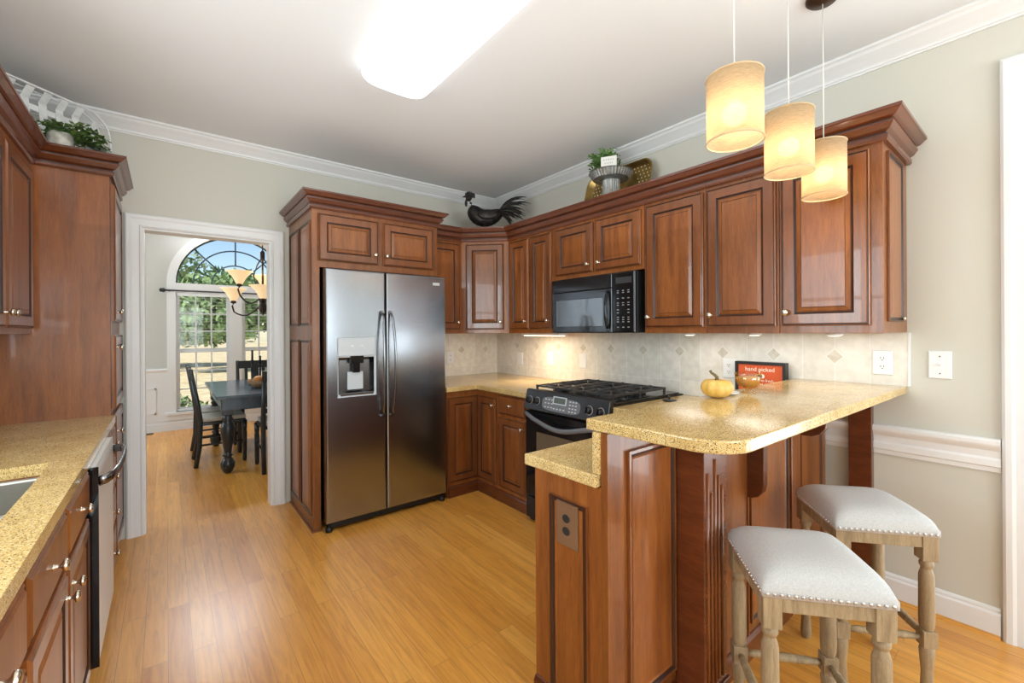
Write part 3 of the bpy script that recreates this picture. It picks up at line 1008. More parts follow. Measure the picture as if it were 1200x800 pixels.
# ------------------------------------------------------------------ base cabinets, run between refrigerator and range
BX, BY = 2.08, 3.09
t = thing('base_cabinet', 'corner base cabinet with two doors meeting at right angles beside the refrigerator', 'cabinet', (BX, BY, 0), group='cherry base cabinets')
off = Vector((BX, BY, 0))
m2 = MB(off).prism([(1.775, BY), (BX, BY), (BX, 2.80), (XW - .003, 2.80), (XW - .003, YB - .003), (1.775, YB - .003)], 0.0, .862)
m2.build('carcass', CHERRY, t, bevel=.0015)
door(t, 1.785 - BX, -.012, .125, .815)
o = door(t, 0, .262, .125, .815, .232, .755)
o.rotation_euler = (0, 0, -R90)
o.location = (0, -.012 - .131, .125)
MB(off).sweep([(0, 0), (.012, 0), (.012, .075), (.006, .088), (0, .092)], [(1.785, BY), (BX, BY), (BX, 2.80)]).build('toe_molding', CHERRY_CROWN, t)
t = thing('base_cabinet', 'base cabinet with one drawer over one door beside the range', 'cabinet', (BX, 2.798, 0), -R90, 'cherry base cabinets')
MB().box(0, 2.798 - 2.392, 0, XW - BX - .003, 0, .862).build('carcass', CHERRY, t, bevel=.0015)
drawer(t, .022, .345, .703, .850)
door(t, .022, .345, .125, .678, .318, .620)
MB().sweep([(0, 0), (.012, 0), (.012, .075), (.006, .088), (0, .092)], [(0, 0), (2.798 - 2.392, 0)]).build('toe_molding', CHERRY_CROWN, t)
t = thing('base_cabinet', 'base cabinet between the range and the raised bar', 'cabinet', (BX, 1.625, 0), -R90, 'cherry base cabinets')
MB().box(0, 1.625 - 1.206, 0, XW - BX - .003, 0, .862).build('carcass', CHERRY, t, bevel=.0015)
drawer(t, .02, .39, .703, .850)
door(t, .02, .39, .125, .678, .36, .62)

CT0, CT1 = .863, .902
t = MB((BX, BY, CT0)).prism([(1.760, BY - .03), (BX - .03, BY - .03), (BX - .03, 2.391), (XW - .001, 2.391), (XW - .001, YB - .001), (1.760, YB - .001)], CT0, CT1).build('countertop', GRANITE, loc=(BX, BY, CT0), bevel=.004)
tag(t, 'gold granite countertop turning the corner between refrigerator and range', 'countertop', 'gold granite countertops')

# ------------------------------------------------------------------ tiled backsplash
def diamonds(mb, cs, rot):
    for (a, z) in cs:
        for (h, d0, d1, mi) in ((.046, 0, .0016, 2), (.036, .0016, .0026, 1)):
            pl = [(a - h, z), (a, z - h), (a + h, z), (a, z + h)]
            if rot:
                mb.prism(pl, XW - .010 - d1, XW - .010 - d0, 'x', mi)
            else:
                mb.prism(pl, YB - .010 - d1, YB - .010 - d0, 'y', mi)
mb = MB((XW, 0, .998)).box(XW - .010, XW - .0005, .956, YB - .0005, CT1 + .0005, UZ0 - .001).box(XW - .010, XW - .0005, .459, .9559, 1.0705, UZ0 - .001)
diamonds(mb, [(.7565 + .3026 * k, 1.205) for k in range(10)], True)
tag(mb.build('tile_backsplash', [TILE_R, DIAMOND, GROUT], loc=(XW, 0, .998)), 'beige tiled backsplash with diamond insets along the range wall', 'backsplash', 'tiled backsplashes')
mb = MB((XW, YB, .998)).box(1.76, XW - .0105, YB - .010, YB - .0005, CT1 + .0005, UZ0 - .001)
diamonds(mb, [(XW - .165 - .3026 * k, 1.165) for k in range(3)], False)
tag(mb.build('tile_backsplash', [TILE_B, DIAMOND, GROUT], loc=(XW, YB, .998)), 'short beige tiled backsplash with diamonds beside the refrigerator', 'backsplash', 'tiled backsplashes')
tag(MB().box(XW - .012, XW - .0005, .450, .4585, 1.0715, UZ0 - .002).build('tile_edging', WHITE_TRIM), 'thin white edging strip ending the tiles beside the bar outlet', 'edging')

# ------------------------------------------------------------------ outlets and switch
def plate(label, loc, rz, kind='outlet', m=WHITE_P, w=.080, h=.124, cat='outlet', group='white wall outlets'):
    t = thing('wall_outlet' if kind == 'outlet' else 'light_switch', label, cat, loc, rz, group)
    MB().rects([(-w / 2, w / 2, -h / 2, h / 2, -.0006), (-w / 2, w / 2, -h / 2, h / 2, -.003), (-w / 2 + .004, w / 2 - .004, -h / 2 + .004, h / 2 - .004, -.007)]).build('cover_plate', m, t)
    if kind == 'outlet':
        for s in (-1, 1):
            o = MB().lathe([(.0165, 0), (.0165, .0022), (.0155, .003)], (0, -.0068, s * .021), 18, 0, False, Matrix.Rotation(PI / 2, 3, 'X') @ Matrix.Diagonal((1, .85, 1)).to_3x3()).build('receptacle', m if m is WHITE_P else DARKSLOT, t)
            if m is WHITE_P:
                zc = s * .021
                MB().box(-.0075, -.005, -.0105, -.0096, zc - .002, zc + .007).box(.005, .0075, -.0105, -.0096, zc - .002, zc + .007).lathe([(.0028, 0), (.0028, .001)], (0, -.0096, zc - .008), 8, 0, False, Matrix.Rotation(PI / 2, 3, 'X')).build('slots', DARKSLOT, o)
    elif kind == 'switch':
        MB().obox((0, -.014, .003), ((1, 0, 0), (0, 1, .5), (0, -.5, 1)), (.004, .009, .0045)).build('toggle', WHITE_P, t)
        MB().ball((0, -.007, .040), .0032).ball((0, -.007, -.040), .0032).build('screws', GREYTRIM, t)
    return t
xt = XW - .0105
plate('white outlet on the tiles at the end of the raised bar', (xt, .555, 1.183), -R90)
plate('white outlet on the tiles partly behind the orange sign', (xt, 1.320, 1.106), -R90)
plate('blank white plate on the tiles beside the corner', (xt, 3.43, 1.072), -R90, 'blank')
plate('white outlet on the warmly lit tiles under the narrow cabinet', (xt, 2.99, 1.09), -R90)
plate('blank white plate on the tiles just beyond the range', (xt, 2.575, 1.09), -R90, 'blank')
plate('white outlet on the tiles beside the refrigerator', (2.245, YB - .0105, 1.09), 0)
plate('single white light switch on the beige wall beside the door casing', (XW - .0005, .348, 1.182), -R90, 'switch', cat='switch', group='white light switches', h=.130)

# ------------------------------------------------------------------ range
rg = thing('gas_range', 'black gas range with five burner cooktop and oven window', 'range', (2.02, 2.386, 0), -R90)
RW = .752
RD = XW - 2.02 - .014
MB().box(.002, RW - .002, .03, RD, .0, .908).build('body', BLACK_M, rg, bevel=.003)
MB().box(0, RW, .035, RD - .06, .910, .924).build('cooktop', BLACK, rg, bevel=.004)
# sloping control panel
poly = [(-.012, .800), (-.018, .806), (.010, .935), (.022, .942), (.060, .942), (.060, .800)]
PANEL = mat('charcoal_panel', (.030, .030, .032), .22)
pa = MB().prism(poly, .0, RW, 'x').build('control_panel', [PANEL], rg, bevel=.003)
nrm = Vector((0, -.129, .028)).normalized()      # outward normal in yz
upv = Vector((0, .028, .129)).normalized()
def on_panel(x, u, d=0):
    return Vector((x, -.018, .806)) + upv * u + nrm * d
PM = Matrix((Vector((1, 0, 0)), upv, nrm)).transposed()
for x in (.052, .128, RW - .150, RW - .060):
    k = MB().lathe([(.026, 0), (.026, .004), (.0225, .006), (.020, .022), (.017, .025), (.001, .0255)], on_panel(x, .062, .0005), 20, 0, True, PM).build('knob', [BLACK_M], pa)
    MB().obox(on_panel(x, .062, .029), ((1, 0, 0), upv, nrm), (.004, .018, .005)).build('grip', BLACK, k)
    MB().lathe([(.0285, 0), (.0285, .0012), (.0245, .0012)], on_panel(x, .062, .0002), 24, 0, False, PM).build('dial_ring', GREYMARK, k)
mb = MB()
ov = [(.355 + .175 * math.copysign(abs(math.cos(a)) ** .5, math.cos(a)), .060 + .046 * math.copysign(abs(math.sin(a)) ** .5, math.sin(a))) for a in [2 * PI * i / 32 for i in range(32)]]
mb.face([mb.v(on_panel(x, u, .0009)) for x, u in ov])
kp = mb.build('keypad', GREYTRIM, pa)
mb = MB()
mb.obox(on_panel(.345, .088, .0012), ((1, 0, 0), upv, nrm), (.062, .026, .0012), 0)
mb.obox(on_panel(.345, .088, .0026), ((1, 0, 0), upv, nrm), (.052, .019, .0008), 1)
mb.build('display', [STEEL_L, mat('green_display', (.10, .12, .10), .2)], pa)
mb = MB()
for i in range(3):
    for j in range(4):
        mb.obox(on_panel(.440 + i * .026, .030 + j * .021, .0014), ((1, 0, 0), upv, nrm), (.007, .004, .0006))
    for j in range(3):
        mb.obox(on_panel(.215 + i * .030, .035 + j * .026, .0014), ((1, 0, 0), upv, nrm), (.008, .0035, .0006))
for i in range(4):
    mb.obox(on_panel(.300 + i * .03, .032, .0014), ((1, 0, 0), upv, nrm), (.008, .004, .0006))
mb.build('buttons', GREYMARK, pa)
od = MB().rects([(.004, RW - .004, .190, .790, .03), (.004, RW - .004, .190, .790, -.002), (.010, RW - .010, .196, .784, -.008), (.115, RW - .115, .300, .655, -.008), (.120, RW - .120, .305, .650, -.004)], cap=False).build('oven_door', [BLACK], rg)
MB().box(.117, RW - .117, -.0055, .004, .302, .653).build('oven_window', DGLASS, od)
pts = []
for i in range(25):
    u = i / 24
    pts.append((.015 + (RW - .03) * u, -.018 - .040 * min(1, 6 * u, 6 * (1 - u)), .770 - .060 * (math.sin(PI * u) ** 2)))
MB().tube(pts, .015, 8, flat=(.8, 1.1)).build('handle', GREYTRIM, od)
MB().rects([(.004, RW - .004, .03, .182, .03), (.004, RW - .004, .03, .182, -.002), (.010, RW - .010, .036, .176, -.008)]).build('drawer', BLACK, rg)
# burners and grates
for x, y in ((.16, .19), (.16, .50), (RW - .16, .19), (RW - .16, .50), (RW / 2, .345)):
    MB().lathe([(.055, 0), (.055, .006), (.042, .010), (.042, .016), (.034, .020), (.001, .021)], (x, y, .9245), 20).build('burner', IRON, rg)
for g in range(3):
    gx0 = .028 + g * .234
    gx1 = gx0 + .226
    mb = MB()
    zt = .952
    for y in (.075, .62):
        mb.box(gx0, gx1, y, y + .013, zt, zt + .014)
    for x in (gx0, gx1 - .013):
        mb.box(x, x + .013, .075, .633, zt, zt + .014)
    for y in (.19, .345, .50):
        mb.box(gx0, gx1, y - .006, y + .006, zt, zt + .016)
    xm = (gx0 + gx1) / 2
    mb.box(xm - .006, xm + .006, .075, .633, zt, zt + .018)
    for x in (gx0, gx1 - .013):
        for y in (.075, .34, .62):
            mb.box(x, x + .013, y, y + .013, .9245, zt)
    for (cx, cy) in ((xm, .19), (xm, .50)):
        for k in range(4):
            a = PI / 4 + k * PI / 2
            mb.tube([(cx + .03 * math.cos(a), cy + .03 * math.sin(a), zt + .022), (cx + .075 * math.cos(a), cy + .075 * math.sin(a), zt + .012), (cx + .1 * math.cos(a), cy + .1 * math.sin(a), zt + .006)], .006, 6)
    mb.build('grate', IRON, rg, bevel=.002)

# ------------------------------------------------------------------ peninsula
PX = .985
pn = thing('peninsula', 'cherry wood peninsula with knee wall, raised panels and fluted column under the granite bar', 'peninsula', (PX, .80, 0))
off = Vector((PX, .80, 0))
KY0, KY1 = .803, .890
PX, PY = 1.060, .866            # end corner of the peninsula
CX0, CX1, CY0 = 1.430, 1.590, .754
MB(off).box(PX, CX1, PY, .891, .0, 1.033).box(CX1 - .001, XW - .035, KY0, .891, 0, 1.033).build('knee_wall', CHERRY, pn)
MB(off).box(PX, BX - .002, .8915, 1.203, 0, .862).build('base_box', CHERRY, pn, bevel=.002)
MB(off).box(PX - .008, XW - .015, .8915, .920, CT1 + .0005, 1.033).build('granite_riser', GRANITE, pn, bevel=.002)
# panel with outlet on the end that faces the aisle
m2 = MB(off)
def R(i, d, m=0): return (.945 + i, 1.115 - i, .10 + i, .785 - i, PX - d, m)
m2.rects([R(0, .0006, 1), R(0, .012, 2), R(.008, .012, 1), R(.014, .005, 1), R(.020, .005, 1), R(.026, .002, 0), R(.034, .002, 0)], axis='x')
m2.build('end_panel', WM, pn)
# raised panels on the stool side of the knee wall
def kp_(x0, x1, z0=.14, z1=.995, y=KY0):
    m2 = MB(off)
    def R(i, d, m=0): return (x0 + i, x1 - i, z0 + i, z1 - i, y - d, m)
    m2.rects([R(0, .0006, 1), R(0, .012, 2), R(.010, .012, 2), R(.016, .006, 1), R(.022, .005, 1), R(.030, .003, 0), R(.036, .003, 0)])
    m2.build('raised_panel', WM, pn)
kp_(1.155, 1.424, .14, .965, PY)
kp_(1.885, 2.290)
kp_(2.445, 2.755)
MB(off).box(1.868, 1.880, KY0 - .006, KY0 + .001, 0, 1.033).box(2.31, 2.425, KY0 - .016, KY0 + .001, 0, 1.033).box(2.775, 2.805, KY0 - .010, KY0 + .001, 0, 1.033).build('stile', CHERRY_FRAME, pn, bevel=.003)
# fluted column
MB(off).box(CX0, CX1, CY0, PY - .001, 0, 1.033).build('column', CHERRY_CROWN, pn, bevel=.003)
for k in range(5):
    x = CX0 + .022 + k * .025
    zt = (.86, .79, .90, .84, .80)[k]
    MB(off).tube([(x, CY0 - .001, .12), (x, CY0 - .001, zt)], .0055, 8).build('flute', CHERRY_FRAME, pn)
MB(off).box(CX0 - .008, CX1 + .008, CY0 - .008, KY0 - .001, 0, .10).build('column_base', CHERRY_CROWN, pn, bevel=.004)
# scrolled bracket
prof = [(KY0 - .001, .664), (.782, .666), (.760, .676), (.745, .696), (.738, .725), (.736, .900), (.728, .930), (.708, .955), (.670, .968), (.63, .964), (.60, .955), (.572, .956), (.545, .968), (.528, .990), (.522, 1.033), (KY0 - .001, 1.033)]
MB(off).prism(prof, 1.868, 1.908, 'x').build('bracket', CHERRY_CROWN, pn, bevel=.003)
MB(off).sweep([(0, 0), (.014, 0), (.014, .08), (.006, .095), (0, .098)], [(PX, 1.200), (PX, PY), (CX0 - .010, PY)]).build('base_molding', CHERRY_CROWN, pn)
MB(off).sweep([(0, 0), (.014, 0), (.014, .08), (.006, .095), (0, .098)], [(CX1 + .010, KY0), (XW - .035, KY0)]).build('base_molding', CHERRY_CROWN, pn)
po = plate('brown outlet with dark sockets on the end panel of the peninsula', (PX - .0025, 1.035, .700), -R90, 'outlet', BROWNPLATE, .100, .150, group='brown outlets')
# post against the wall
t = tag(MB((2.81, .63, 0)).box(2.798, XW - .0008, .594, .69, 0, 1.033).build('bar_post', [CHERRY_CROWN], loc=(2.81, .63, 0), bevel=.003), 'dark flat cherry post carrying the bar end against the beige wall', 'post')

# lower counter: range side and peninsula
t = MB((BX, 1.2, CT0)).prism([(PX - .020, .897), (PX - .030, 1.228), (BX - .03, 1.228), (BX - .03, 1.631), (XW - .012, 1.631), (XW - .012, .897)], CT0, CT1).build('countertop', GRANITE, loc=(BX, 1.2, CT0), bevel=.004)
tag(t, 'gold granite countertop between the range and the raised bar', 'countertop', 'gold granite countertops')
# raised bar top with rounded corner
bp_ = [(1.062, .955)]
r_ = .125
for i in range(13):
    a = PI + (PI / 2) * i / 12
    bp_.append((1.062 + .012 + r_ + r_ * math.cos(a), .497 + r_ + r_ * math.sin(a)))
bp_ += [(XW - .002, .466), (XW - .002, .955)]
t = MB((1.9, .7, 1.034)).prism(bp_, 1.034, 1.070).build('bar_counter', GRANITE, loc=(1.9, .7, 1.034), bevel=.005, seg=3)
tag(t, 'raised gold granite bar top with rounded corner above the stools', 'countertop')

# ------------------------------------------------------------------ sink side of the kitchen (along the left wall)
LX = -.242
def leftcab(name, y0, label, group, x=LX):
    return thing(name, label, 'cabinet', (x, y0, 0), R90, group)
LD = LX - XL - .003
TOE = [(0, 0), (.012, 0), (.012, .075), (.006, .088), (0, .092)]
t = leftcab('base_cabinet', 1.318, 'sink base cabinet with two false drawer fronts over two doors beside the dishwasher', 'sink side base cabinets')
MB().box(0, .908, 0, .02, 0, .862).box(0, .02, 0, LD, 0, .862).box(.888, .908, 0, LD, 0, .862).build('carcass', CHERRY, t, bevel=.0015)
drawer(t, .012, .446, .703, .850)
drawer(t, .462, .896, .703, .850)
door(t, .012, .446, .105, .678, .405, .615)
door(t, .462, .896, .105, .678, .503, .615)
t = leftcab('base_cabinet', .40, 'drawer and door base cabinet nearest the frame edge before the sink', 'sink side base cabinets')
MB().box(0, .912, 0, LD, 0, .862).build('carcass', CHERRY, t, bevel=.0015)
drawer(t, .012, .452, .703, .850)
drawer(t, .468, .905, .703, .850)
door(t, .012, .452, .105, .678, .41, .615)
door(t, .468, .905, .105, .678, .51, .615)
t = leftcab('base_cabinet', 2.852, 'four drawer base cabinet between the dishwasher and the pantry', 'sink side base cabinets')
MB().box(0, .415, 0, LD, 0, .862).build('carcass', CHERRY, t, bevel=.0015)
for z0, z1 in ((.703, .850), (.530, .688), (.330, .520), (.105, .315)):
    drawer(t, .012, .403, z0, z1)

dw = thing('dishwasher', 'white fronted dishwasher with curved dark handle under the sink counter', 'dishwasher', (LX + .010, 2.232, 0), R90)
MB().box(.002, .612, .03, LD - .02, .02, .856).build('body', BLACK_M, dw)
d = MB().rects([(.004, .610, .110, .856, .029), (.004, .610, .110, .856, -.022), (.012, .602, .118, .860, -.028)]).build('door', [WHITE_P], dw)
MB().box(.003, .0075, -.031, .02, .11, .856).build('edge_trim', BLACK, d)
pts = [(.012, -.028, .800), (.015, -.050, .805), (.05, -.066, .808), (.15, -.078, .810), (.306, -.082, .811), (.46, -.078, .810), (.56, -.066, .808), (.597, -.050, .805), (.600, -.028, .800)]
MB().tube(pts, .016, 10, flat=(.55, 1.2)).build('handle', STEEL_D, d)
MB().box(.01, .604, .02, .03, .02, .105).build('toe_panel', BLACK_M, dw)

# counter with a cut-out for the sink
SX0, SX1, SY0, SY1 = -.725, -.318, 1.42, 2.205
cx1 = -.224
mb = MB((-.5, 1.8, CT0))
mb.box(SX1, cx1, .25, 3.268, CT0, CT1).box(XL + .001, SX0, .25, 3.268, CT0, CT1).box(SX0, SX1, .25, SY0, CT0, CT1).box(SX0, SX1, SY1, 3.268, CT0, CT1)
t = tag(mb.build('countertop', GRANITE, loc=(-.5, 1.8, CT0)), 'gold granite sink countertop running up to the tall pantry', 'countertop', 'gold granite countertops')
sk = thing('sink', 'undermounted double bowl stainless sink in the granite counter', 'sink', (SX0, SY0, .68))
def bowl(y0, y1, nm):
    mb = MB((SX0, SY0, .68))
    def Q(i, z): return [(SX0 - .006 + i, y0 + i), (SX1 + .006 - i, y0 + i), (SX1 + .006 - i, y1 - i), (SX0 - .006 + i, y1 - i)], z
    prev = None
    for (pl, z) in (Q(0, .860), Q(.012, .856), Q(.018, .72), Q(.05, .695), Q(.12, .692)):
        r = [mb.v((x, y, z)) for x, y in pl]
        if prev:
            for i in range(4):
                mb.face([prev[i], prev[(i + 1) % 4], r[(i + 1) % 4], r[i]], 0)
        prev = r
    mb.face(prev)
    b = mb.build(nm, SINK, sk, bevel=.008)
    MB().lathe([(.04, 0), (.042, .002), (.03, .004), (.001, .003)], ((SX1 - SX0) / 2, (y0 + y1) / 2 - SY0, .0125), 18).build('drain', STEEL_D, b)
bowl(SY0 - .006, 1.80, 'basin')
bowl(1.805, SY1 + .006, 'basin')

pt = leftcab('pantry_cabinet', 3.270, 'tall cherry pantry cabinet with plain side standing next to the doorway', None)
MB().box(0, .566, 0, LD, 0, 2.237).build('carcass', CHERRY, pt, bevel=.002)
MB().box(-.0005, .03, -.002, .0, .10, 2.22).build('face_stile', CHERRY_CROWN, pt)
door(pt, .035, .545, 1.425, 2.190, .075, 1.475)
door(pt, .035, .545, .930, 1.345, .075, 1.275)
door(pt, .035, .545, .105, .900, .075, .80)
UPX = -.540
uc = leftcab('wall_cabinet', 2.30, 'double door cherry wall cabinet over the sink counter next to the pantry', 'cherry wall cabinets', UPX)
UD = UPX - XL - .003
MB().box(0, .968, 0, UD, 1.355, 2.237).build('carcass', CHERRY, uc, bevel=.0015)
for k in range(2):
    b = .905 - k * .475
    a = b - .455
    door(uc, a, b, 1.382, 2.175, (b - .03) if k % 2 else (a + .03), 1.445)
cr = thing('crown_molding', 'dark cherry crown moulding stepping around the pantry top', 'moulding', (LX, 3.27, 2.237))
off = Vector((LX, 3.27, 2.237))
cab_crown(MB(off), 2.222, .108, .075, [(XL + .003, 2.30), (UPX, 2.30), (UPX, 3.27), (LX, 3.27), (LX, YB - .003)]).build('molding', [CHERRY_CROWN, GLAZE], cr)
MB(off).prism([(UPX - .002, 2.302), (UPX - .002, 3.272), (LX - .002, 3.272), (LX - .002, YB - .003), (XL + .003, YB - .003), (XL + .003, 2.302)], 2.239, 2.315).build('top_board', CHERRY_CROWN, cr)
LTOP = 2.3165

# ------------------------------------------------------------------ things on the pantry top
bk = thing('slatted_basket', 'shallow whitewashed slatted basket leaning behind the greenery on the pantry', 'basket', (-.47, 3.375, LTOP), math.atan2(.65, .76))
W2, H2 = .285, .345
def rr(w, h, r, n=6):
    pts = []
    for (cx, cz, a0) in ((w - r, h - r, 0), (-w + r, h - r, PI / 2), (-w + .01, .01, PI), (w - .01, .01, 1.5 * PI)):
        rad = r if cz > .1 else .01
        for i in range(n + 1):
            a = a0 + PI / 2 * i / n
            pts.append((cx + rad * math.cos(a), cz + rad * math.sin(a)))
    return pts
tilt = .12
loop = rr(W2, H2, .12)
def tl(x, z, d=0): return (x, z * tilt + d, z)
MB().tube([tl(x, z, -.012) for x, z in loop + loop[:1]], .006, 8).build('rim', BASKETW, bk)
MB().tube([tl(x * .97, z * .97 + .005, .045) for x, z in loop + loop[:1]], .0045, 8).build('rear_rim', BASKETW, bk)
for k in range(7):
    x = -.228 + k * .076
    zt = H2 - .006 - (.0 if abs(x) < .16 else (abs(x) - .155) ** 2 * 9)
    m2 = MB()
    for (u, z, d) in ((x, .006, .04),):
        a = [m2.v(tl(x + s * .018, zz, dd)) for zz, dd in ((.008, .045), (zt - .05, .045), (zt, -.006)) for s in (-1, 1)]
        b = [m2.v(tl(x + s * .018, zz, dd + .0025)) for zz, dd in ((.008, .045), (zt - .05, .045), (zt, -.006)) for s in (-1, 1)]
        for q in (a, b):
            m2.face([q[0], q[1], q[3], q[2]]); m2.face([q[2], q[3], q[5], q[4]])
        for i, j in ((0, 2), (2, 4), (4, 5), (5, 3), (3, 1), (1, 0)):
            m2.face([a[i], a[j], b[j], b[i]])
    m2.build('slat', BASKETW, bk)
for z in (.08, .17, .25):
    MB().obox(tl(0, z, .050), ((1, 0, 0), (0, 1, 0), (0, 0, 1)), (W2 * .93, .0015, .015)).build('slat', BASKETW, bk)

def frond_plant(t, n, r, h, m, seed, leaf=.03, droop=.4, fronds=6, name='foliage'):
    rnd = random.Random(seed)
    mb = MB()
    for k in range(n):
        a = rnd.random() * 2 * PI
        rr_ = r * (.35 + .65 * rnd.random())
        hh = h * (.25 + .75 * rnd.random())
        pts = []
        for i in range(6):
            u = i / 5
            pts.append(Vector((rr_ * u * math.cos(a), rr_ * u * math.sin(a), hh * math.sin(min(1, u * (1 + droop * .5)) * PI * .55) - droop * rr_ * u * u * .6)))
        mb.tube(pts, .0018, 4)
        for i in range(1, 6):
            d = (pts[i] - pts[i - 1]).normalized()
            s = d.cross(Vector((rnd.uniform(-.3, .3), rnd.uniform(-.3, .3), 1))).normalized()
            for sg in (-1, 1):
                ax = (d * .55 + s * sg).normalized()
                w = d.cross(ax).cross(ax).normalized()
                L_ = leaf * (.7 + .6 * rnd.random())
                p = pts[i]
                nz = ax.cross(w).normalized() * L_ * .12
                q = [mb.v(p), mb.v(p + ax * L_ * .5 + w * L_ * .28 + nz), mb.v(p + ax * L_), mb.v(p + ax * L_ * .5 - w * L_ * .28 + nz)]
                mb.face(q)
    return mb.build(name, m, t)
t = thing('potted_greenery', 'bushy dark green garland in a distressed white pot on the pantry', 'plant', (-.430, 3.255, LTOP))
MB().lathe([(.036, 0), (.044, .01), (.052, .05), (.050, .085), (.044, .085), (.042, .05), (.001, .04)], (0, 0, 0), 20).build('pot', POTW, t)
f = frond_plant(t, 46, .16, .10, LEAF2, 5, .038, .5)
f.location = (.035, .01, .055)
t = tag(MB((-.305, 3.345, LTOP)).box(-.345, -.258, 3.318, 3.372, LTOP, LTOP + .085).build('tin_box', GALV, loc=(-.305, 3.345, LTOP), bevel=.003), 'small grey metal box beside the basket on the pantry corner', 'box')

# ------------------------------------------------------------------ rooster
rs = thing('rooster_figurine', 'black metal rooster figurine with flowing tail on the corner cabinet', 'figurine', (2.335, 3.315, UTOP), math.radians(141.5))
mb = MB()
sp = [(-.165, 0, .222, .012), (-.14, 0, .205, .040), (-.09, 0, .172, .066), (-.03, 0, .148, .080), (.03, 0, .146, .086), (.080, 0, .166, .086), (.112, 0, .205, .074), (.130, 0, .250, .056), (.140, 0, .290, .045), (.150, 0, .322, .041), (.163, 0, .347, .036), (.182, 0, .356, .022), (.192, 0, .356, .006)]
mb.tube([p[:3] for p in sp], [p[3] for p in sp], 14, flat=(.8, 1))
mb.build('body', PATINA, rs, subsurf=1)
MB().lathe([(.012, 0), (.007, .016), (.001, .034)], (.188, 0, .353), 10, 0, True, Matrix.Rotation(PI / 2 + .2, 3, 'Y')).build('beak', PATINA, rs)
comb = [(.100, .335), (.102, .372), (.114, .386), (.124, .380), (.130, .398), (.140, .388), (.148, .404), (.158, .390), (.168, .404), (.176, .388), (.190, .388), (.194, .368), (.160, .350)]
MB().prism(comb, -.004, .004, 'y').build('comb', PATINA, rs)
MB().ball((.184, 0, .290), .018, sc=(.75, .45, 1.9)).build('wattle', PATINA, rs)
for s in (-1, 1):
    MB().ball((-.02, s * .068, .165), .075, sc=(1.25, .22, .62)).build('wing', PATINA, rs)
    MB().tube([(.01, s * .035, .075), (.012, s * .035, .03), (.012, s * .035, .004)], [.016, .009, .008], 8).tube([(-.015, s * .035, .005), (.05, s * .042, .004)], .005, 6).build('leg', PATINA, rs)
rnd = random.Random(3)
for k in range(26):
    u = k / 25
    y = rnd.uniform(-.045, .045)
    el = 1.15 - 1.75 * u
    L_ = (.33 if k < 5 else .24) * rnd.uniform(.85, 1.1)
    if el < 0: L_ *= .72
    pts, rad = [], []
    x, z = -.12, .20
    ang = el
    for i in range(8):
        pts.append((x, y * (1 + i * .25), max(z, .03)))
        rad.append(max(.0015, .013 * math.sin(PI * min(1, (i + 1.2) / 8.2))))
        x -= L_ / 7 * math.cos(ang)
        z += L_ / 7 * math.sin(ang)
        ang -= .19 if k < 14 else .10
    MB().tube(pts, rad, 6, flat=(.25, 1.0)).build('tail_feather', PATINA, rs)

# ------------------------------------------------------------------ cake stand group
tr = thing('gold_tray', 'long beaded gold tray leaning on the wall behind the cake stand', 'tray', (2.70, 2.125, UTOP), -R90)
TW, TH = .315, .365
def rrect(w, h, r, n=8):
    pts = []
    for (cx, cz, a0) in ((w - r, h - r, 0), (-w + r, h - r, PI / 2), (-w + r, r, PI), (w - r, r, 1.5 * PI)):
        for i in range(n + 1):
            a = a0 + PI / 2 * i / n
            pts.append((cx + r * math.cos(a), cz + r * math.sin(a)))
    return pts
def lean(x, z, d): return (x, d + z * .25, z)
mb = MB()
prev = None
for (ins, d) in ((0, -.030), (.006, -.032), (.012, -.028), (.030, .010), (.05, .016)):
    ring = [mb.v(lean(x * (1 - ins / TW), ins + z * (1 - 2 * ins / TH), d)) for x, z in rrect(TW, TH, .10)]
    if prev:
        for i in range(len(ring)):
            j = (i + 1) % len(ring)
            mb.face([prev[i], prev[j], ring[j], ring[i]], 0, True)
    prev = ring
mb.face(prev)
mb.build('dish', GOLD, tr)
mb = MB()
for i in range(18):
    for j in range(10):
        x, z = -.26 + i * .0306 + (j % 2) * .015, .05 + j * .030
        if (j > 7 or j < 2 or i < 4 or i > 13):
            mb.ball(lean(x, z, .013), .0055, u=6, w=4)
mb.build('beading', GOLDHOLE, tr)
SXc, SYc = 2.520, 2.010
cs = thing('cake_stand', 'fluted galvanised cake stand on top of the wall cabinets', 'stand', (SXc, SYc, UTOP))
MB().lathe([(.085, 0), (.080, .02), (.068, .06), (.060, .12), (.062, .175), (.07, .18)], (0, 0, 0), 48, 0, False, fn=lambda a: 1 + .03 * math.cos(24 * a)).build('pedestal', GALV, cs)
MB().lathe([(.09, .178), (.125, .185), (.150, .225), (.158, .230), (.150, .232), (.13, .222), (.001, .220)], (0, 0, 0), 80, 0, False, fn=lambda a: 1 + .018 * math.cos(40 * a)).build('plate', GALV, cs)
t = thing('potted_plant', 'small bright green grassy plant standing on the cake stand', 'plant', (SXc + .035, SYc + .100, UTOP + .2335))
MB().lathe([(.035, 0), (.045, .05), (.040, .05), (.036, .03), (.001, .03)], (0, 0, 0), 16).build('pot', BLACK_M, t)
f = frond_plant(t, 80, .12, .17, LEAF, 8, .034, .25)
f.location = (0, 0, .03)
t = thing('small_sign', 'small white lettered card propped on the cake stand', 'sign', (SXc - .060, SYc - .030, UTOP + .224), -R90 + .5)
MB().box(-.055, .055, -.004, .004, 0, .105).build('card', WHITEC, t, bevel=.001)
mb = MB()
for z, w in ((.082, .038), (.058, .03), (.036, .034), (.018, .02)):
    for k in range(5):
        mb.box(-w + k * w * .42, -w + k * w * .42 + w * .26, -.0048, -.0041, z - .005, z + .005)
mb.build('lettering', GREYMARK, t)

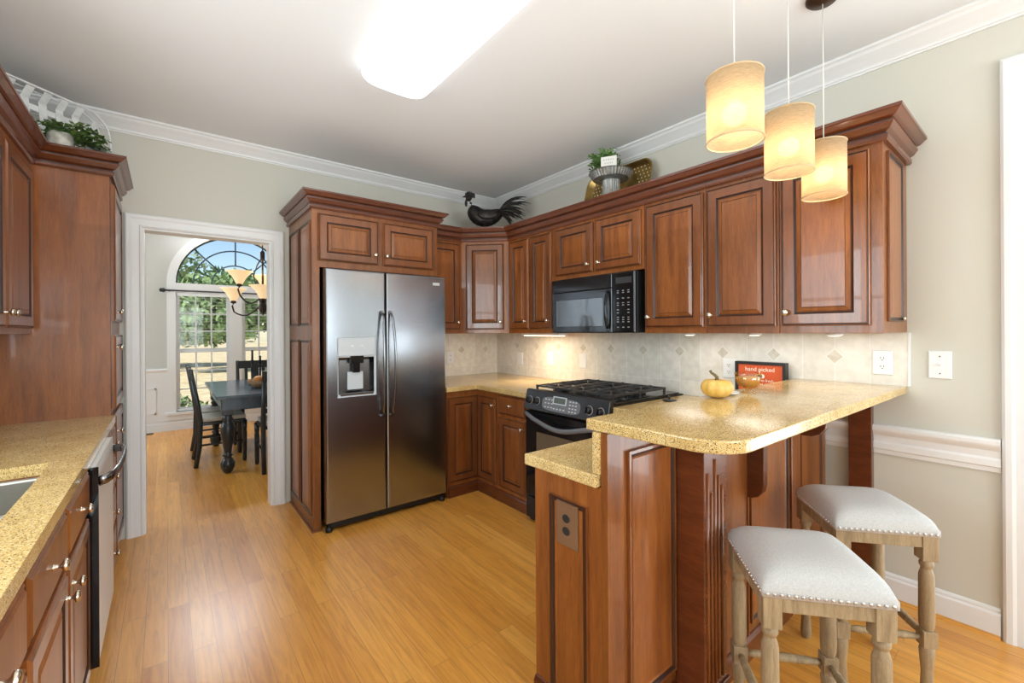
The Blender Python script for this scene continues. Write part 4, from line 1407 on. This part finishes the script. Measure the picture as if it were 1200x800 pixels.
# ------------------------------------------------------------------ things on the counters
def text(name, body, size, parent, loc, m, rot=(PI / 2, 0, 0), ext=.0006):
    c = bpy.data.curves.new(name, 'FONT')
    c.body = body
    c.size = size
    c.align_x = 'CENTER'
    c.extrude = ext
    c.materials.append(m)
    tmp = bpy.data.objects.new(name, c)
    COL.objects.link(tmp)
    me = bpy.data.meshes.new_from_object(tmp.evaluated_get(bpy.context.evaluated_depsgraph_get()))
    bpy.data.objects.remove(tmp)
    o = bpy.data.objects.new(name, me)
    COL.objects.link(o)
    o.parent = parent
    o.location = loc
    o.rotation_euler = rot
    return o
sg = thing('framed_sign', 'orange framed sign with cream pumpkin print leaning by the tiles', 'sign', (2.745, 1.105, CT1 + .001), -R90)
MB().rects([(-.14, .14, 0, .258, .045), (-.14, .14, 0, .258, 0), (-.124, .124, .016, .242, 0), (-.122, .122, .018, .240, .008)], cap=False).rects([(-.14, .14, 0, .258, .045)]).build('frame', BLACK_M, sg)
bd = MB().box(-.123, .123, .007, .012, .017, .241).build('print', ORANGE, sg)
text('lettering', 'hand picked', .034, bd, (0, .0062, .203), CREAM)
text('lettering', 'PUMPKINS', .046, bd, (.0, .0062, .100), CREAM)
text('lettering', 'farm fresh', .022, bd, (.03, .0062, .142), CREAM)
mb = MB()
for dx in (-.014, 0, .014):
    mb.lathe([(.0155 if dx == 0 else .013, 0), (.0155 if dx == 0 else .013, .001)], (dx, .0066, .174), 14, 0, False, Matrix.Rotation(PI / 2, 3, 'X'))
mb.box(-.002, .003, .0055, .0066, .186, .200)
mb.build('pumpkin_print', CREAM, bd)

pk = thing('pumpkin', 'small yellow pumpkin with curled stem on the bar top', 'pumpkin', (1.802, .892, 1.0708))
prof = []
for i in range(15):
    a = PI * i / 14
    prof.append((max(.001, .064 * math.sin(a) ** .8), .041 - .041 * math.cos(a) - (.010 if i > 11 else 0) * (i - 11) / 3))
MB().lathe(prof, (0, 0, 0), 64, 0, True, cap=False, fn=lambda a: 1 - .10 * abs(math.cos(4.5 * a)) ** 6).build('flesh', PUMPKIN, pk)
MB().tube([(0, 0, .068), (.002, 0, .085), (-.010, .006, .096), (-.022, .012, .104), (-.026, .014, .112)], [.009, .007, .006, .005, .006], 8).build('stem', STEMM, pk)
t = tag(MB((1.922, .908, 1.0708)).lathe([(.028, 0), (.040, .004), (.051, .010), (.049, .012), (.038, .007), (.001, .005)], (1.922, .908, 1.0708), 28).build('plate', WHITEC, loc=(1.922, .908, 1.0708)), 'small white dish on the bar between pumpkin and glass bowl', 'dish')
gb = thing('glass_bowl', 'amber glass footed bowl in front of the orange sign', 'bowl', (2.050, .872, 1.0708))
MB().lathe([(.030, 0), (.032, .003), (.012, .010), (.012, .016), (.034, .024), (.050, .045), (.056, .088), (.0535, .088), (.047, .046), (.031, .027), (.001, .022)], (0, 0, 0), 28).build('bowl', AMBER, gb)
MB().lathe([(.030, .0285), (.0455, .047), (.0500, .066), (.0485, .069), (.001, .069)], (0, 0, 0), 24).build('candle_wax', mat('amber_wax', (.80, .60, .34), .4), gb)
t = tag(MB((2.60, 1.42, CT1)).box(2.50, 2.72, 1.30, 1.46, CT1 + .0006, CT1 + .012).build('cutting_board', WHITEC, loc=(2.60, 1.42, CT1), bevel=.003), 'thin pale board lying on the counter behind the pumpkin', 'board')
t = thing('spoon_rest', 'small dark spoon rest lying on the counter beside the range', 'spoon rest', (2.50, 1.54, CT1 + .0006), .6)
MB().lathe([(.03, 0), (.045, .006), (.043, .009), (.001, .004)], (0, 0, 0), 18).tube([(.035, 0, .012), (.09, 0, .016), (.13, 0, .012)], .006, 8).build('dish', DARKFELT, t)

# ------------------------------------------------------------------ ceiling light and pendants
cl = thing('ceiling_light', 'long flush ceiling light with glowing rounded diffuser', 'light', (1.0, 1.70, ZC))
MB().box(-.17, .17, -.60, .60, -.03, -.0005).build('housing', WHITE_P, cl, bevel=.004)
mb = MB()
sec = []
for i in range(13):
    a = PI * i / 12
    sec.append((-.19 * math.copysign(abs(math.cos(a)) ** .55, math.cos(a)), -.012 - .075 * math.sin(a) ** .6))
prev = None
for (y, s) in ((-.625, .72), (-.615, .88), (-.59, .97), (-.55, 1), (.55, 1), (.59, .97), (.615, .88), (.625, .72)):
    ring = [mb.v((x * (s + (1 - s) * .3), y, -.012 + (z + .012) * s)) for x, z in sec]
    if prev:
        for i in range(12):
            mb.face([prev[i], prev[i + 1], ring[i + 1], ring[i]], 0, True)
    else:
        mb.face(ring)
    prev = ring
mb.face(prev[::-1])
mb.build('diffuser', DIFFUSER, cl)

def pendant(label, x, y, zt, zb, r):
    t = thing('pendant_lamp', label, 'lamp', (x, y, ZC), 0, 'burlap pendant lamps')
    MB().lathe([(.062, -.0005), (.062, -.010), (.052, -.020), (.02, -.026), (.008, -.03)], (0, 0, 0), 28).build('canopy', BRONZE, t)
    a, b = zt - ZC, zb - ZC
    MB().tube([(0, 0, -.025), (0, 0, a - .03)], .0022, 6).build('cord', mat('pale_cord', (.75, .74, .70), .5), t)
    s = MB().lathe([(r, b), (r, a), (r - .002, a), (r - .002, b), (r, b)], (0, 0, 0), 48, cap=False).build('shade', SHADE, t)
    mb = MB()
    TRIM = mat('shade_trim', (.55, .42, .26), .7)
    for z in (a, b):
        ring = [(r * math.cos(2 * PI * i / 40), r * math.sin(2 * PI * i / 40), z) for i in range(41)]
        MB().tube(ring, .0028, 6).build('shade_ring', TRIM, s)
    for k in range(3):
        an = 2 * PI * k / 3
        mb.tube([(0, 0, a - .035), (r * math.cos(an), r * math.sin(an), a - .002)], .0016, 5)
    mb.build('shade_spider', TRIM, s)
    MB().lathe([(.010, a - .03), (.017, a - .035), (.017, a - .075), (.015, a - .08)], (0, 0, 0), 14).build('socket', WHITE_P, t)
    MB().ball((0, 0, (a + b) / 2 - .015), .036, u=14, w=10).build('bulb', BULB, t)
    lamp('pendant_glow', 'POINT', (x, y, (zt + zb) / 2 - .065), .65, (1, .84, .62), None, .03)
    return t
pendant('largest looking burlap drum pendant lamp, closest to the ceiling light', 1.426, .643, 2.160, 1.955, .083)
pendant('middle burlap drum pendant lamp of the three over the bar', 1.895, .650, 2.190, 1.960, .083)
pendant('burlap drum pendant lamp hanging in front of the end wall cabinet', 2.200, .622, 2.140, 1.920, .080)

# ------------------------------------------------------------------ bar stools
def make_stool(label, x, y, rz):
    t = thing('bar_stool', label, 'stool', (x, y, 0), rz, 'nailhead bar stools')
    a, b = .162, .166
    zf = .612
    mb = MB()
    mb.box(-a + .026, a - .026, -b + .004, -b + .026, .565, zf).box(-a + .026, a - .026, b - .026, b - .004, .565, zf)
    mb.box(-a + .004, -a + .026, -b + .026, b - .026, .565, zf).box(a - .026, a - .004, -b + .026, b - .026, .565, zf)
    mb.build('apron', OAK_WEATHERED, t, bevel=.002)
    # padded saddle seat
    mb = MB()
    n = 12
    grid = []
    for i in range(n + 1):
        row = []
        for j in range(n + 1):
            u, v = -1 + 2 * i / n, -1 + 2 * j / n
            su = math.copysign(1 - (1 - abs(u)) ** 1.6, u)
            sv = math.copysign(1 - (1 - abs(v)) ** 1.6, v)
            h = .062 * (1 - abs(su) ** 4.5) ** .42 * (1 - abs(sv) ** 4.5) ** .42 + .006 * su * su
            row.append(mb.v(((a + .004) * su, (b + .004) * sv, zf + .014 + h)))
        grid.append(row)
    for i in range(n):
        for j in range(n):
            mb.face([grid[i][j], grid[i + 1][j], grid[i + 1][j + 1], grid[i][j + 1]], 0, True)
    ring = [grid[i][0] for i in range(n + 1)] + [grid[n][j] for j in range(1, n + 1)] + [grid[i][n] for i in range(n - 1, -1, -1)] + [grid[0][j] for j in range(n - 1, 0, -1)]
    low = [mb.bm.verts.new((v_.co.x, v_.co.y, zf - .004)) for v_ in ring]
    for i in range(len(ring)):
        j = (i + 1) % len(ring)
        mb.face([ring[i], ring[j], low[j], low[i]], 0, True)
    mb.face(low)
    s = mb.build('seat', LINEN, t)
    mb = MB()
    k = 18
    for i in range(k):
        u = -1 + 2 * (i + .5) / k
        for (px, py) in ((u * a, -b - .004), (u * a, b + .004), (-a - .004, u * b), (a + .004, u * b)):
            mb.ball((px, py, zf + .006), .0054, u=8, w=6)
    mb.build('nailhead_trim', NAIL, s)
    prof = [(.014, 0), (.019, .012), (.0205, .03), (.017, .11), (.021, .16), (.023, .19), (.017, .205)]
    prof2 = [(.018, .262), (.022, .275), (.0235, .31), (.0225, .46), (.0185, .475), (.0155, .486), (.021, .496), (.0215, .505), (.016, .514), (.020, .520)]
    for sx in (-1, 1):
        for sy in (-1, 1):
            x_, y_ = sx * (a - .024), sy * (b - .024)
            MB((x_, y_, 0)).lathe(prof, (x_, y_, 0), 14).lathe(prof2, (x_, y_, 0), 14).box(x_ - .022, x_ + .022, y_ - .022, y_ + .022, .204, .263).box(x_ - .0245, x_ + .0245, y_ - .0245, y_ + .0245, .518, zf - .004).build('leg', OAK_WEATHERED, t, loc=(x_, y_, 0), bevel=.0015)
    for (p, q) in (((-1, -1), (1, -1)), ((-1, 1), (1, 1)), ((-1, -1), (-1, 1)), ((1, -1), (1, 1))):
        P = Vector((p[0] * (a - .024), p[1] * (b - .024), .234))
        Q = Vector((q[0] * (a - .024), q[1] * (b - .024), .234))
        d = (Q - P).normalized() * .022
        MB().tube([P + d, P + d * 2.5, (P + Q) / 2, Q - d * 2.5, Q - d], [.009, .0125, .0145, .0125, .009], 10).build('stretcher', OAK_WEATHERED, t)
    return t
st = make_stool('linen seat bar stool in front of the fluted column', 1.535, .500, math.radians(-50))
s2 = copy_tree(st)
s2.location = (2.176, .500, 0)
s2['label'] = 'linen seat bar stool nearest the beige wall and bar post'

# ------------------------------------------------------------------ dining room furniture
TX0, TX1, TY0, TY1 = .36, 1.48, 4.87, 6.45
dt = thing('dining_table', 'slate blue dining table with thick turned black legs', 'table', ((TX0 + TX1) / 2, (TY0 + TY1) / 2, 0))
off = Vector(dt.location)
MB(off).box(TX0, TX1, TY0, TY1, .730, .760).build('tabletop', BLUEWOOD, dt, bevel=.004)
MB(off).box(TX0 + .05, TX1 - .05, TY0 + .05, TY0 + .075, .615, .729).box(TX0 + .05, TX1 - .05, TY1 - .075, TY1 - .05, .615, .729).box(TX0 + .05, TX0 + .075, TY0 + .075, TY1 - .075, .615, .729).box(TX1 - .075, TX1 - .05, TY0 + .075, TY1 - .075, .615, .729).build('apron', BLUEWOOD, dt, bevel=.002)
prof = [(.025, 0), (.042, .02), (.058, .06), (.060, .10), (.040, .14), (.030, .155), (.046, .170), (.030, .185), (.034, .22), (.058, .36), (.062, .44), (.050, .48), (.036, .50), (.052, .52), (.036, .54), (.048, .57)]
for x in (TX0 + .10, TX1 - .10):
    for y in (TY0 + .14, TY1 - .14):
        MB().lathe(prof, (0, 0, 0), 20).box(-.05, .05, -.05, .05, .565, .729).build('leg', BLACKWOOD, dt, loc=(x - off.x, y - off.y, 0))

def make_chair(label, x, y, rz):
    """local: sits facing +x, rear legs at -x"""
    t = thing('dining_chair', label, 'chair', (x, y, 0), rz, 'black dining chairs')
    for s in (-1, 1):
        MB().tube([(-.235, s * .195, 0), (-.205, s * .195, .20), (-.195, s * .195, .45), (-.215, s * .195, .62), (-.275, s * .195, .99)], [.020, .021, .023, .022, .018], 4).build('leg', BLACKWOOD, t)
        MB().lathe([(.014, 0), (.020, .02), (.024, .30), (.020, .33), (.024, .345), (.024, .43)], (.185, s * .195, 0), 14).build('leg', BLACKWOOD, t)
    MB().box(-.20, .20, -.20, .20, .415, .445).build('seat', BLACKWOOD, t, bevel=.006)
    MB().box(-.185, .20, -.19, .19, .446, .490).build('cushion', CUSHION, t, bevel=.016, seg=3)
    MB().obox((-.268, 0, .935), ((0, 1, 0), (1, 0, .16), (-.16, 0, 1)), (.213, .012, .050)).build('top_rail', BLACKWOOD, t, bevel=.005)
    MB().obox((-.212, 0, .60), ((0, 1, 0), (1, 0, .16), (-.16, 0, 1)), (.185, .010, .022)).build('lower_rail', BLACKWOOD, t, bevel=.003)
    for yy, w in ((-.10, .018), (0, .045), (.10, .018)):
        MB().obox((-.240, yy, .76), ((0, 1, 0), (1, 0, .16), (-.16, 0, 1)), (w, .007, .15)).build('back_slat', BLACKWOOD, t)
    for s in (-1, 1):
        MB().tube([(-.20, s * .195, .22), (.185, s * .195, .22)], .011, 8).build('stretcher', BLACKWOOD, t)
    return t
ch = make_chair('black dining chair seen edge on at the window side of the doorway', .46, 5.58, .0)
def more_chair(x, y, rz, label):
    c = copy_tree(ch)
    c.location = (x, y, 0)
    c.rotation_euler = (0, 0, rz)
    c['label'] = label
more_chair(.92, 4.96, R90, 'black dining chair with its back to the doorway beside the casing')
more_chair(.92, 6.42, -R90, 'black dining chair at the far table end below the window')
more_chair(.46, 6.018, 0, 'black dining chair mostly hidden behind the edge on chair')

# candlesticks and centrepiece
for k, (x, y, h) in enumerate(((.765, 5.72, .39), (.855, 5.80, .32), (.925, 5.70, .39))):
    t = thing('candlestick', ('tall black candlestick on the table closest to the window mullion', 'shortest black candlestick on the dining table', 'black candlestick on the table next to the doorway casing')[k], 'candlestick', (x, y, .7605), 0, 'black candlesticks')
    MB().lathe([(.045, 0), (.040, .012), (.012, .025), (.010, h * .5), (.016, h * .52), (.010, h * .56), (.010, h * .68), (.024, h * .70), (.020, h * .72)], (0, 0, 0), 16).build('stick', BLACKWOOD, t)
    MB().lathe([(.011, h * .715), (.011, h), (.002, h + .008)], (0, 0, 0), 12).build('candle', BLACK_M, t)
t = thing('centerpiece_bowl', 'woven bowl of orange gourds in the middle of the dining table', 'bowl', (.84, 5.40, .7605))
MB().lathe([(.09, 0), (.15, .04), (.17, .085), (.16, .085), (.13, .04), (.001, .02)], (0, 0, 0), 24).build('bowl', noisy('wicker', (.22, .12, .06), (.45, .27, .14), 50, .8), t)
for k, (x, y) in enumerate(((-.06, 0), (.05, .05), (.04, -.06))):
    MB().ball((x, y, .085), .055, sc=(1, 1, .8)).build('gourd', noisy('gourd_%d' % k, (.45, .16, .03), (.62, .30, .08), 12, .5), t)

# chandelier
HX, HY, HZ = .865, 5.66, 1.72
cd = thing('chandelier', 'bronze scroll arm chandelier with flared alabaster glass shades', 'chandelier', (HX, HY, 3.05))
o = Vector((0, 0, -3.05))
def CZ(p): return (p[0], p[1], p[2] - 3.05)
MB().lathe([(.06, -.0005), (.055, -.02), (.015, -.035)], (0, 0, 0), 18).build('canopy', OILBRONZE, cd)
MB().tube([CZ((0, 0, 3.02)), CZ((0, 0, 2.29))], .006, 8).build('chain_rod', OILBRONZE, cd)
MB().lathe([(.012, 2.29 - 3.05), (.024, 2.27 - 3.05), (.024, 2.20 - 3.05), (.014, 2.17 - 3.05)], (0, 0, 0), 14).build('top_hub', OILBRONZE, cd)
MB().lathe([(.004, HZ - .16 - 3.05), (.030, HZ - .13 - 3.05), (.05, HZ - .08 - 3.05), (.03, HZ - .03 - 3.05), (.04, HZ - 3.05), (.025, HZ + .05 - 3.05), (.012, HZ + .10 - 3.05), (.010, 2.2 - 3.05)], (0, 0, 0), 16).build('column', OILBRONZE, cd)
for k in range(6):
    a = math.radians(141.5 + (0, -65, 120, 175, 240, 55)[k])
    ca, sa = math.cos(a), math.sin(a)
    up = .11 if k % 2 else -.06
    R_ = .24 if k % 2 else .33
    def P(r, z): return CZ((r * ca, r * sa, z))
    pts = [P(.02, HZ - .02 + up * .5)] + [P(.02 + (R_ - .02) * i / 8, HZ - .02 + up * .5 - .10 * math.sin(PI * .85 * i / 8) + (up * .5) * i / 8) for i in range(1, 9)]
    pts += [P(R_ + .02, HZ + .0 + up), P(R_ + .005, HZ + .03 + up)]
    arm = MB().tube(pts, .009, 8).tube([P(.015, 2.20), P(.06, 2.12), P(.10, 2.0), P(.075, 1.88), P(.03, HZ + .04)], .005, 6).build('arm', OILBRONZE, cd)
    z = HZ + .03 + up - 3.05
    c = (( R_ + .005) * ca, (R_ + .005) * sa, z)
    MB().lathe([(.012, 0), (.028, .006), (.030, .014), (.018, .035), (.012, .05)], c, 14).build('socket_cup', OILBRONZE, arm)
    MB().lathe([(.030, .030), (.046, .065), (.070, .110), (.108, .155), (.132, .168), (.129, .172), (.103, .160), (.066, .113), (.042, .068), (.026, .034)], c, 24, cap=False, fn=lambda a: 1 + .03 * math.cos(6 * a)).build('glass_shade', ALABASTER, arm)
lamp('chandelier_glow', 'POINT', (HX, HY, HZ + .35), 4, (1, .80, .55), None, .12)

# curtain rod and blinds
t = thing('curtain_rod', 'slim black curtain rod with ball finial across the arched window', 'curtain rod', (AX, YD - .09, 1.945))
MB().tube([(-.83, 0, 0), (.83, 0, 0)], .0115, 10).build('rod', BLACKWOOD, t)
for s in (-1, 1):
    MB().lathe([(.014, 0), (.024, .008), (.034, .022), (.024, .040), (.030, .052), (.018, .065), (.002, .070)], (s * .83, 0, 0), 14, 0, True, Matrix.Rotation(s * PI / 2, 3, 'Y')).build('finial', BLACKWOOD, t)
    MB().box(s * .79 - .008, s * .79 + .008, 0, .066, -.012, .006).build('bracket', BLACKWOOD, t)
for s in (-1, 1):
    x0, x1 = (AX - AR + .012, AX - .085) if s < 0 else (AX + .085, AX + AR - .012)
    t = thing('window_blind', 'white slatted blind open over the ' + ('first sash beside the grey wall' if s < 0 else 'sash behind the chandelier'), 'blind', ((x0 + x1) / 2, YD + .014, 1.925), 0, 'white window blinds')
    hw = (x1 - x0) / 2
    MB().box(-hw, hw, -.012, .014, -.045, -.001).build('head_rail', WHITE_P, t)
    mb = MB()
    zz = -.07
    while zz > -1.62:
        mb.obox((0, 0, zz), ((1, 0, 0), (0, 1, -.05), (0, .05, 1)), (hw, .008, .0007))
        zz -= .048
    mb.build('slats', WHITE_P, t)
    MB().box(-hw, hw, -.010, .010, -1.66, -1.64).build('bottom_rail', WHITE_P, t)
# floor register by the dining wall
t = thing('floor_register', 'brown floor register against the dining room baseboard', 'vent', (-.28, 7.60, .0005))
MB().rects([(-.14, .14, -.05, .05, 0)], cap=False).box(-.14, .14, -.05, .05, 0, .005).build('frame', BRONZE, t)
mb = MB()
for k in range(9):
    mb.box(-.115 + k * .026, -.105 + k * .026, -.035, .035, .0052, .0064)
mb.build('slots', DARKSLOT, t)
